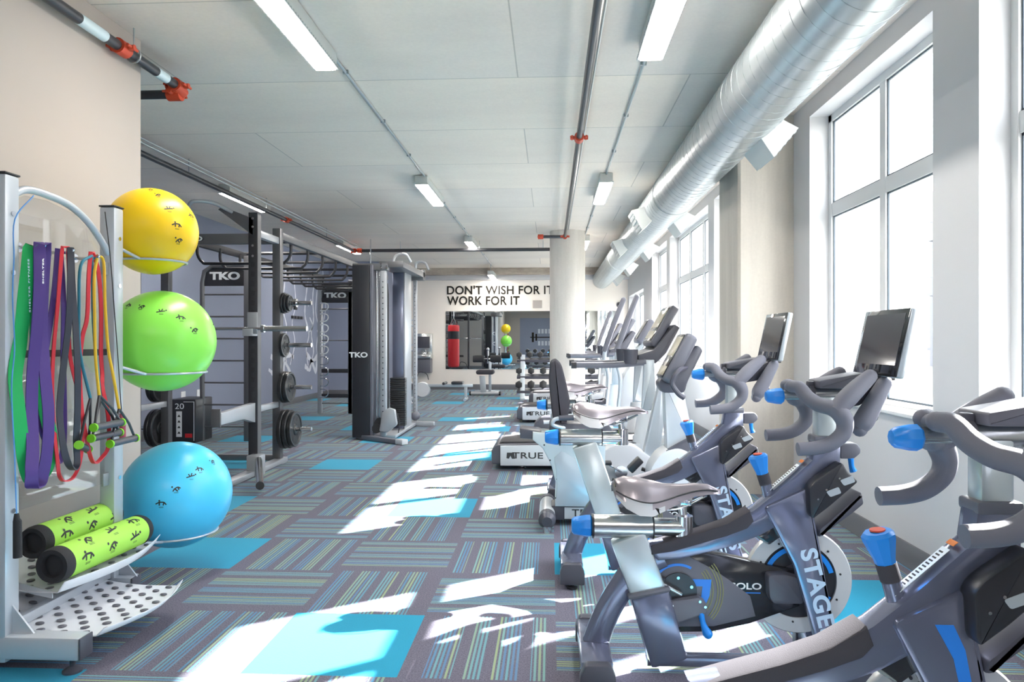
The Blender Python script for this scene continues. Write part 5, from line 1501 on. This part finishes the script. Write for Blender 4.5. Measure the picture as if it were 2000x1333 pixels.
def plate(label, x, y, z, r, th=.035, s=1, grp='weight plates on the power rack', grips=True):
    t = thing('weight_plate', label, 'weight plate', (x, y, z), 0, grp)
    bm = NB(); h = th / 2
    lathe(bm, [(.027, -h), (r * .30, -h), (r * .34, -h * .55), (r * .80, -h * .55), (r * .86, -h), (r * .97, -h), (r, -h * .7), (r, h * .7), (r * .97, h), (r * .86, h), (r * .80, h * .55), (r * .34, h * .55), (r * .30, h), (.027, h)], (0, 0, 0), 'x', 48, True)
    obj('disc', bm, M['iron'], t)
    bm = NB()
    for q in (-1, 1): lathe(bm, [(r * .885, q * h), (r * .95, q * h), (r * .95, q * (h + .0015)), (r * .885, q * (h + .0015))], (0, 0, 0), 'x', 48, True); lathe(bm, [(.027, q * h), (r * .2, q * h), (r * .2, q * (h + .0015)), (.027, q * (h + .0015))], (0, 0, 0), 'x', 32, True)
    objs('rim', bm, M['iron_edge'], t)
    if grips:
        bm = NB()
        for a in (90, 210, 330):
            A = [(math.cos(math.radians(a + q)) * r * .74, math.sin(math.radians(a + q)) * r * .74) for q in range(-32, 33, 8)] + [(math.cos(math.radians(a + q)) * r * .48, math.sin(math.radians(a + q)) * r * .48) for q in range(26, -27, -13)]
            for q in (-1, 1): prism(bm, A, q * h * .56, q * h * .60, 0, 'x')
        objs('grip_opening', bm, M['ink'], t)
    return t
pl = [(.36, [(.205, .045, 'largest plate on the lowest right peg, against the post'), (.20, .045, 'large plate on the lowest right peg, in the middle'), (.185, .04, 'large outermost plate with three grips on the lowest right peg')]),
      (.80, [(.165, .04, 'plate against the post on the second right peg from the floor'), (.16, .04, 'outermost plate on the second right peg from the floor')]),
      (1.24, [(.125, .03, 'single small plate with grips on the third right peg, level with the barbell')]),
      (1.68, [(.11, .025, 'small plate against the post on the top right peg'), (.10, .025, 'small second plate on the top right peg'), (.085, .02, 'smallest outermost plate on the top right peg')])]
for z, L in pl:
    x = PX + .055
    for r, th, lb_ in L:
        plate('black ' + lb_, x + th / 2, PY2, z, r, th); x += th + .006
for z, r, n_, w_ in ((.36, .2, 2, 'lowest'), (.80, .165, 2, 'second'), (1.68, .11, 1, 'top')):
    x = PX2 - .055
    for k in range(n_):
        plate('black plate on the %s left peg of the power rack, %s' % (w_, 'against the post' if k == 0 else 'outermost'), x - .02, PY2, z, r, .04); x -= .046
bm = NB(); cl_ = thing('barbell_collar', 'chrome spring collar closing the top right plate peg', 'collar', (PX + .17, PY2, 1.68))
lathe(bm, [(.025, 0), (.045, 0), (.045, .035), (.025, .035)], (0, 0, 0), 'x', 20, True); obj('ring', bm, M['chrome'], cl_)
bm = NB(); box(bm, .005, .03, -.03, .03, -.07, -.04, .004); obj('lever', bm, M['ink'], cl_)

# ================================================================== MONKEY BAR RIG
mk = thing('monkey_bar_rig', 'dark monkey bar rig with ladder frames and overhead bars along the grey wall', 'monkey bars', (-3.5, 10.4, 0))
def LM(x, y, z): return (x + 3.5, y - 10.4, z)
def ladder(x0, x1, y, ztop, n, nm='ladder_frame'):
    bm = NB(); r = .028
    tube(bm, [LM(x0, y, .0), LM(x0, y, ztop - .22), LM(x0 + .03, y, ztop - .07), LM(x0 + .14, y, ztop), LM(x1, y, ztop)], .030, 12)
    f = obj(nm, bm, M['tko'], mk)
    bm = NB(); box(bm, *[v for p_ in zip(LM(x1 - .04, y - .04, 0), LM(x1 + .04, y + .04, ztop + .12)) for v in p_], .006); obj('ladder_post', bm, M['tko'], f)
    bm = NB(); prism(bm, [(LM(x0, 0, 0)[0] + .03, ztop - .26), (LM(x0, 0, 0)[0] + .03, ztop - .10), (LM(x0, 0, 0)[0] + .12, ztop - .03), (LM(x1, 0, 0)[0] - .04, ztop - .03), (LM(x1, 0, 0)[0] - .04, ztop - .26)], y - 10.4 - .006, y - 10.4 + .006, .003); hd = obj('header_plate', bm, M['tko_dark'], f)
    text('lettering', 'TKO', .13, frame_m4((LM((x0 + x1) / 2, 0, 0)[0], y - 10.4 - .008, ztop - .135), (1, 0, 0), (0, 0, 1)), M['white'], hd, .002, 1.45, 1, .006)
    for k in range(n):
        z = .18 + k * (ztop - .55) / (n - 1)
        bm = NB(); cyl(bm, LM(x0, y, z), LM(x1, y, z), .011, seg=8); obj('rung', bm, M['tko'], f)
    return f
ladder(-4.47, -3.87, 8.85, 2.25, 7)
ladder(-4.07, -3.52, 12.3, 2.22, 4)
for x in (-4.07, -3.52):
    bm = NB(); box(bm, *[v for p_ in zip(LM(x - .035, 12.26, 0), LM(x + .035, 12.34, 2.36)) for v in p_], .006); obj('post', bm, M['tko_light'], mk)
bm = NB()
for z in (.28, .72, 1.98, 2.24): box(bm, *[v for p_ in zip(LM(-4.07, 12.27, z), LM(-3.05, 12.33, z + .07)) for v in p_], .005)
objs('crossbar', bm, M['tko_dark'], mk)
for k in range(9):
    bm = NB(); z = .75 + k * .14 if k < 9 else 0
    z = .30 + k * .19
    x = -4.07
    tube(bm, [LM(x + .02, 12.25, z), LM(x + .12, 12.2, z), LM(x + .17, 12.2, z + .04), LM(x + .17, 12.2, z + .10), LM(x + .12, 12.2, z + .13), LM(x + .02, 12.25, z + .13)], .010, 8, 4); obj('storage_hook', bm, M['white'] if k > 3 else M['chrome'], mk)
# overhead rails and hanging U bars
for x in (-2.87, -4.0):
    bm = NB(); bar(bm, LM(x, 7.32, 2.40), LM(x, 12.25, 2.40), .06, .08, .006, (0, 0, 1)); obj('overhead_rail', bm, M['tko'] if x > -3 else M['tko_dark'], mk)
for k in range(9):
    y = 7.75 + k * .55
    dz = 0 if k % 2 else -.0
    bm = NB(); tube(bm, [LM(-2.90, y, 2.40), LM(-2.90, y, 2.26), LM(-2.96, y, 2.17), LM(-3.06, y, 2.155), LM(-3.80, y, 2.155), LM(-3.91, y, 2.17), LM(-3.97, y, 2.26), LM(-3.97, y, 2.40)], .017, 10, 3); obj('hanging_bar', bm, M['tko_dark'], mk)
for k in range(5):
    y = 8.0 + k * 1.05
    bm = NB(); cyl(bm, LM(-2.87, y, 2.43), LM(-4.0, y, 2.43), .02, seg=10); obj('overhead_bar', bm, M['tko_dark'], mk)
bm = NB(); tube(bm, [LM(-3.02, 12.3, 2.28), LM(-2.88, 12.3, 2.28), LM(-2.87, 12.3, 2.1), LM(-2.87, 12.3, 0)], .035, 12); obj('end_post', bm, M['tko_dark'], mk)

hb = thing('punching_bag', 'red and black punching bag hanging behind the cable machine, seen in the mirror', 'punching bag', (-3.32, 12.9, .37))
bm = NB(); lathe(bm, [(0, 0), (.15, .01), (.195, .05), (.20, .10), (.20, .98)], seg=32); obj('lower_body', bm, M['red_bag'], hb)
bm = NB(); lathe(bm, [(.201, .98), (.201, 1.25)], seg=32); obj('black_band', bm, M['bag_black'], hb)
bm = NB(); lathe(bm, [(.20, 1.25), (.20, 1.42), (.18, 1.46), (0, 1.46)], seg=32); obj('upper_body', bm, M['red_bag'], hb)
bm = NB()
for a in range(4):
    q = math.radians(a * 90 + 45); cyl(bm, (.17 * math.cos(q), .17 * math.sin(q), 1.45), (0, 0, 1.72), .008, seg=6)
cyl(bm, (0, 0, 1.72), (0, 0, 2.80), .012, seg=8); obj('chain', bm, M['chrome'], hb)

# plyometric box
px_ = thing('plyometric_box', 'black padded plyometric box with white print behind the rack', 'plyometric box', (-4.72, 8.6, 0), 0.05)
bm = NB(); box(bm, -.05, .28, 0, .5, 0, .55, .015); bo = obj('box_body', bm, M['black'], px_)
text('lettering', '20', .10, frame_m4((.08, -.002, .46), (1, 0, 0), (0, 0, 1)), M['white'], px_, .001, 1.2)
bm = NB(); box(bm, .04, .11, -.003, 0, .08, .40)
for s in (0,): box(bm, .13, .265, -.0025, 0, .515, .522); box(bm, .258, .265, -.0025, 0, .03, .52)
objs('white_print', bm, M['white'], px_)
bm = NB()
for k in range(4): prism(bm, [(.055, .12 + k * .07), (.095, .12 + k * .07), (.075, .15 + k * .07)], -.005, -.003)
objs('arrow_print', bm, M['ink'], px_)
bm = NB(); box(bm, .15, .24, -.003, 0, .07, .12); obj('red_print', bm, M['red_bag'], px_)

# ================================================================== CABLE MACHINE
cb_ = thing('cable_machine', 'twin tower cable machine with tall black weight cover in the middle of the room', 'cable machine', (-2.3, 9.7, 0))
def LC(x, y, z): return (x + 2.3, y - 9.7, z)
def bxc(bm, x0, x1, y0, y1, z0, z1, bev=.006):
    a = LC(x0, y0, z0); b_ = LC(x1, y1, z1); box(bm, a[0], b_[0], a[1], b_[1], z0, z1, bev)
bm = NB(); bxc(bm, -2.56, -2.33, 9.0, 9.32, .03, 2.27, .012); cv = obj('weight_cover', bm, M['black'], cb_)
bm = NB(); bxc(bm, -2.33, -2.285, 9.0, 9.32, .03, 2.27, .012); obj('cover_edge', bm, M['darkmid'], cv)
text('lettering', 'TKO', .09, frame_m4((LC(-2.475, 0, 0)[0], 9.0 - 9.7 - .002, 1.10), (1, 0, 0), (0, 0, 1)), M['white'], cv, .001, 1.3, 1, .003)
bm = NB(); 
for x in (-2.26, -2.225): cyl(bm, LC(x, 9.1, .1), LC(x, 9.1, 2.2), .014, seg=12)
objs('guide_rod', bm, M['chrome'], cb_)
bm = NB(); bxc(bm, -2.20, -2.12, 9.02, 9.10, .05, 2.20, .01); cl2 = obj('pulley_column', bm, M['tko_light'], cb_)
bm = NB()
for k in range(26): cyl(bm, LC(-2.16, 9.015, .3 + k * .07), LC(-2.16, 9.02, .3 + k * .07), .008, seg=8)
obj('adjustment_hole', bm, M['ink'], cl2)
bm = NB(); prism(bm, rounded([(.10, .12), (.14, .36), (.22, .42), (.30, .40), (.33, .20), (.20, .10)], .02), -.72, -.64, .008); obj('pulley_carriage', bm, M['tko_light'], cb_)
bm = NB(); cyl(bm, (.10, -.68, .22), (.10, -.63, .22), .07, seg=20); cyl(bm, (.06, -.70, .15), (.06, -.66, .15), .06, seg=20); objs('pulley_wheel', bm, M['ink'], cb_)
bm = NB()
for k in range(22): bxc(bm, -2.19, -1.98, 9.55, 9.67, .12 + k * .03, .146 + k * .03, .002)
obj('weight_stack', bm, M['iron'], cb_)
bm = NB(); bxc(bm, -2.20, -2.04, 9.75, 10.2, .05, 2.25, .012); obj('rear_cover', bm, M['bike'], cb_)
bm = NB(); bxc(bm, -2.04, -2.02, 9.75, 10.2, .05, 2.25, .005); obj('cover_trim', bm, M['tko_light'], cb_)
bm = NB(); bxc(bm, -2.20, -2.13, 10.56, 10.64, .05, 2.32, .01); bxc(bm, -2.07, -2.01, 10.56, 10.62, .05, 2.28, .01); c3 = obj('pulley_column', bm, M['tko_light'], cb_)
bm = NB()
for k in range(34): cyl(bm, LC(-2.04, 10.555, .2 + k * .058), LC(-2.04, 10.56, .2 + k * .058), .007, seg=6)
obj('adjustment_hole', bm, M['ink'], c3)
bm = NB(); bxc(bm, -2.56, -2.10, 9.02, 9.14, 2.20, 2.29); bxc(bm, -2.22, -1.90, 9.05, 10.65, 2.24, 2.32); bxc(bm, -2.2, -1.9, 10.5, 10.66, 2.2, 2.36); objs('top_frame', bm, M['tko'], cb_)
bm = NB()
for k in range(5): cyl(bm, LC(-2.18 + (k % 2) * .07, 9.01, 2.22 + (k // 2) * .03), LC(-2.18 + (k % 2) * .07, 9.02, 2.22 + (k // 2) * .03), .01, seg=8)
objs('bolt', bm, M['chrome'], cb_)
bm = NB(); tube(bm, [LC(-2.1, 9.3, 2.30), LC(-2.05, 9.3, 2.42), LC(-1.92, 9.3, 2.44), LC(-1.86, 9.35, 2.34)], .018, 10, 4); tube(bm, [LC(-2.0, 10.4, 2.33), LC(-1.98, 10.4, 2.45), LC(-1.86, 10.4, 2.45), LC(-1.80, 10.4, 2.34)], .018, 10, 4); objs('pull_up_handle', bm, M['tko_light'], cb_)
bm = NB(); bar(bm, LC(-2.50, 9.1, .035), LC(-1.88, 8.66, .035), .09, .055, .006, (0, 0, 1)); f1 = obj('base_leg', bm, M['darkmid'], cb_)
bm = NB(); bar(bm, LC(-1.885, 8.665, .038), LC(-1.78, 8.59, .036), .10, .065, .008, (0, 0, 1)); obj('leg_end', bm, M['machine_w'], f1)
bm = NB(); bar(bm, LC(-2.10, 10.5, .05), LC(-1.72, 10.42, .05), .06, .06, .008, (0, 0, 1)); bxc(bm, -2.5, -2.0, 9.05, 10.6, .02, .06); objs('base_frame', bm, M['tko_light'], cb_)
bm = NB(); sphere(bm, LC(-2.02, 10.5, .16), .07, 20); obj('counterweight', bm, M['darkmid'], cb_)
bm = NB(); tube(bm, [LC(-1.97, 9.02, .35), LC(-1.93, 8.98, .2), LC(-1.95, 8.98, .1)], .006, 6); obj('cable', bm, M['ink'], cb_)
for k, z in enumerate((.32, .62, 1.12, 1.5)):
    bm = NB(); tube(bm, [LC(-2.05, 10.68, z), LC(-2.12, 10.72, z + .02), LC(-2.14, 10.72, z + .09), LC(-2.05, 10.7, z + .12)], .012, 8, 4); obj('storage_hook', bm, M['white'], cb_)

# ab bench near the back
ab = thing('roman_chair', 'small grey exercise bench with foam rollers standing before the mirror', 'exercise bench', (-1.53, 16.55, 0))
bm = NB(); tube(bm, [(-.34, 0, .05), (.34, 0, .05)], .045, 14); r_ = obj('base_tube', bm, M['tko_light'], ab)
for s in (-1, 1):
    bm = NB(); cyl(bm, (s * .33, 0, .05), (s * .37, 0, .05), .05, seg=14); objs('end_cap', bm, M['ink'], r_)
bm = NB(); prism(bm, [(-.10, .05), (.03, .05), (.0, .46), (-.13, .46)], -.04, .04, .008); box(bm, .08, .14, .06, .14, .04, .80, .008); box(bm, -.3, .3, .5, .57, .02, .08, .008); box(bm, -.03, .03, 0, .55, .04, .1, .008); obj('post', bm, M['machine_s'], ab)
bm = NB(); box(bm, -.20, .22, -.18, .20, .50, .60, .045, 3); obj('seat_pad', bm, M['pad'], ab)
for s in (-1, 1):
    bm = NB(); cyl(bm, (.04 + s * .08, .1, .86), (.04 + s * .33, .1, .86), .085, seg=20); objs('foam_pad', bm, M['foam'], ab)
bm = NB(); cyl(bm, (-.25, .1, .86), (.33, .1, .86), .018, seg=10); cyl(bm, (.06, .1, .75), (.06, .1, 1.08), .022, seg=10); sphere(bm, (.06, .1, 1.09), .04, 12); obj('roller_bar', bm, M['chrome'], ab)

# rower-like low trainer behind the cable machine
rw = thing('rowing_machine', 'low white and black rowing trainer on the floor beside the cable machine', 'rowing machine', (-3.15, 15.0, 0))
bm = NB(); lathe(bm, [(0, -.05), (.15, -.05), (.17, 0), (.15, .05), (0, .05)], (.42, 0, .24), 'y', 28); obj('flywheel_cover', bm, M['machine_w'], rw)
bm = NB(); box(bm, .5, 1.5, -.04, .04, .30, .36, .01); cyl(bm, (1.35, -.2, .04), (1.35, .2, .04), .035, seg=12); cyl(bm, (.2, -.2, .04), (.2, .2, .04), .035, seg=12); box(bm, 1.32, 1.38, -.03, .03, .04, .32, .005); objs('rail', bm, M['machine_s'], rw)
bm = NB(); cyl(bm, (.9, -.2, .38), (.9, .2, .38), .03, seg=12); box(bm, 1.05, 1.3, -.12, .12, .36, .42, .02); objs('seat', bm, M['black'], rw)
bm = NB(); tube(bm, [(.3, 0, .5), (.35, .02, .62), (.5, 0, .58), (.55, 0, .45)], .008, 6, 4); obj('cable', bm, M['ink'], rw)

# ================================================================== DUMBBELL RACK
dr = thing('dumbbell_rack', 'three tier silver dumbbell rack in front of the mirror left of the column', 'dumbbell rack', (-.60, 15.3, 0))
for x in (.0, 1.75):
    bm = NB(); prism(bm, [(-.02, 0), (.07, 0), (.27, .98), (.20, .98)], x - .05, x + .05, .008, 'x'); box(bm, x - .05, x + .05, -.12, .45, .0, .05, .008); obj('side_frame', bm, M['machine_s'], dr)
tiers = ((.86, .20, 'top'), (.50, .12, 'middle'), (.19, .04, 'bottom'))
for z, y, n_ in tiers:
    bm = NB(); m4 = Matrix.Translation((.875, y, z)) @ Euler((.2, 0, 0)).to_matrix().to_4x4()
    box(bm, -1.0, 1.0, -.03, .27, -.02, .0, .004, 2, m4); box(bm, -1.0, 1.0, -.035, -.025, -.04, .02, .002, 2, m4); obj('shelf', bm, M['dark'], dr)
ordn = ['first', 'second', 'third', 'fourth', 'fifth', 'sixth', 'seventh', 'eighth', 'ninth', 'tenth']
proto_db = None
for (z, y, tn), cnt, r0 in zip(tiers, (9, 8, 8), (.066, .074, .084)):
    for k in range(cnt):
        x = -.60 - .08 + k * (1.85 / (cnt - 1))
        lb_ = 'black hexagonal dumbbell on the %s tier, %s from the left' % (tn, ordn[k])
        r = r0 + .002 * k
        bm = NB(); a0 = math.pi / 6
        for c_ in (-.01, .19):
            ring = [(r * math.cos(a0 + i * math.pi / 3), r * math.sin(a0 + i * math.pi / 3)) for i in range(6)]
            prism(bm, ring, c_ - .035, c_ + .035, .012, 'y')
        hd = thing('dumbbell', lb_, 'dumbbell', (x, 15.3 + y + .03, z + r + .052), 0, 'dumbbells on the three tier rack')
        obj('hex_head', bm, M['iron'], hd)
        bm = NB(); cyl(bm, (0, .02, 0), (0, .16, 0), .016, seg=12); obj('handle', bm, M['chrome'], hd)
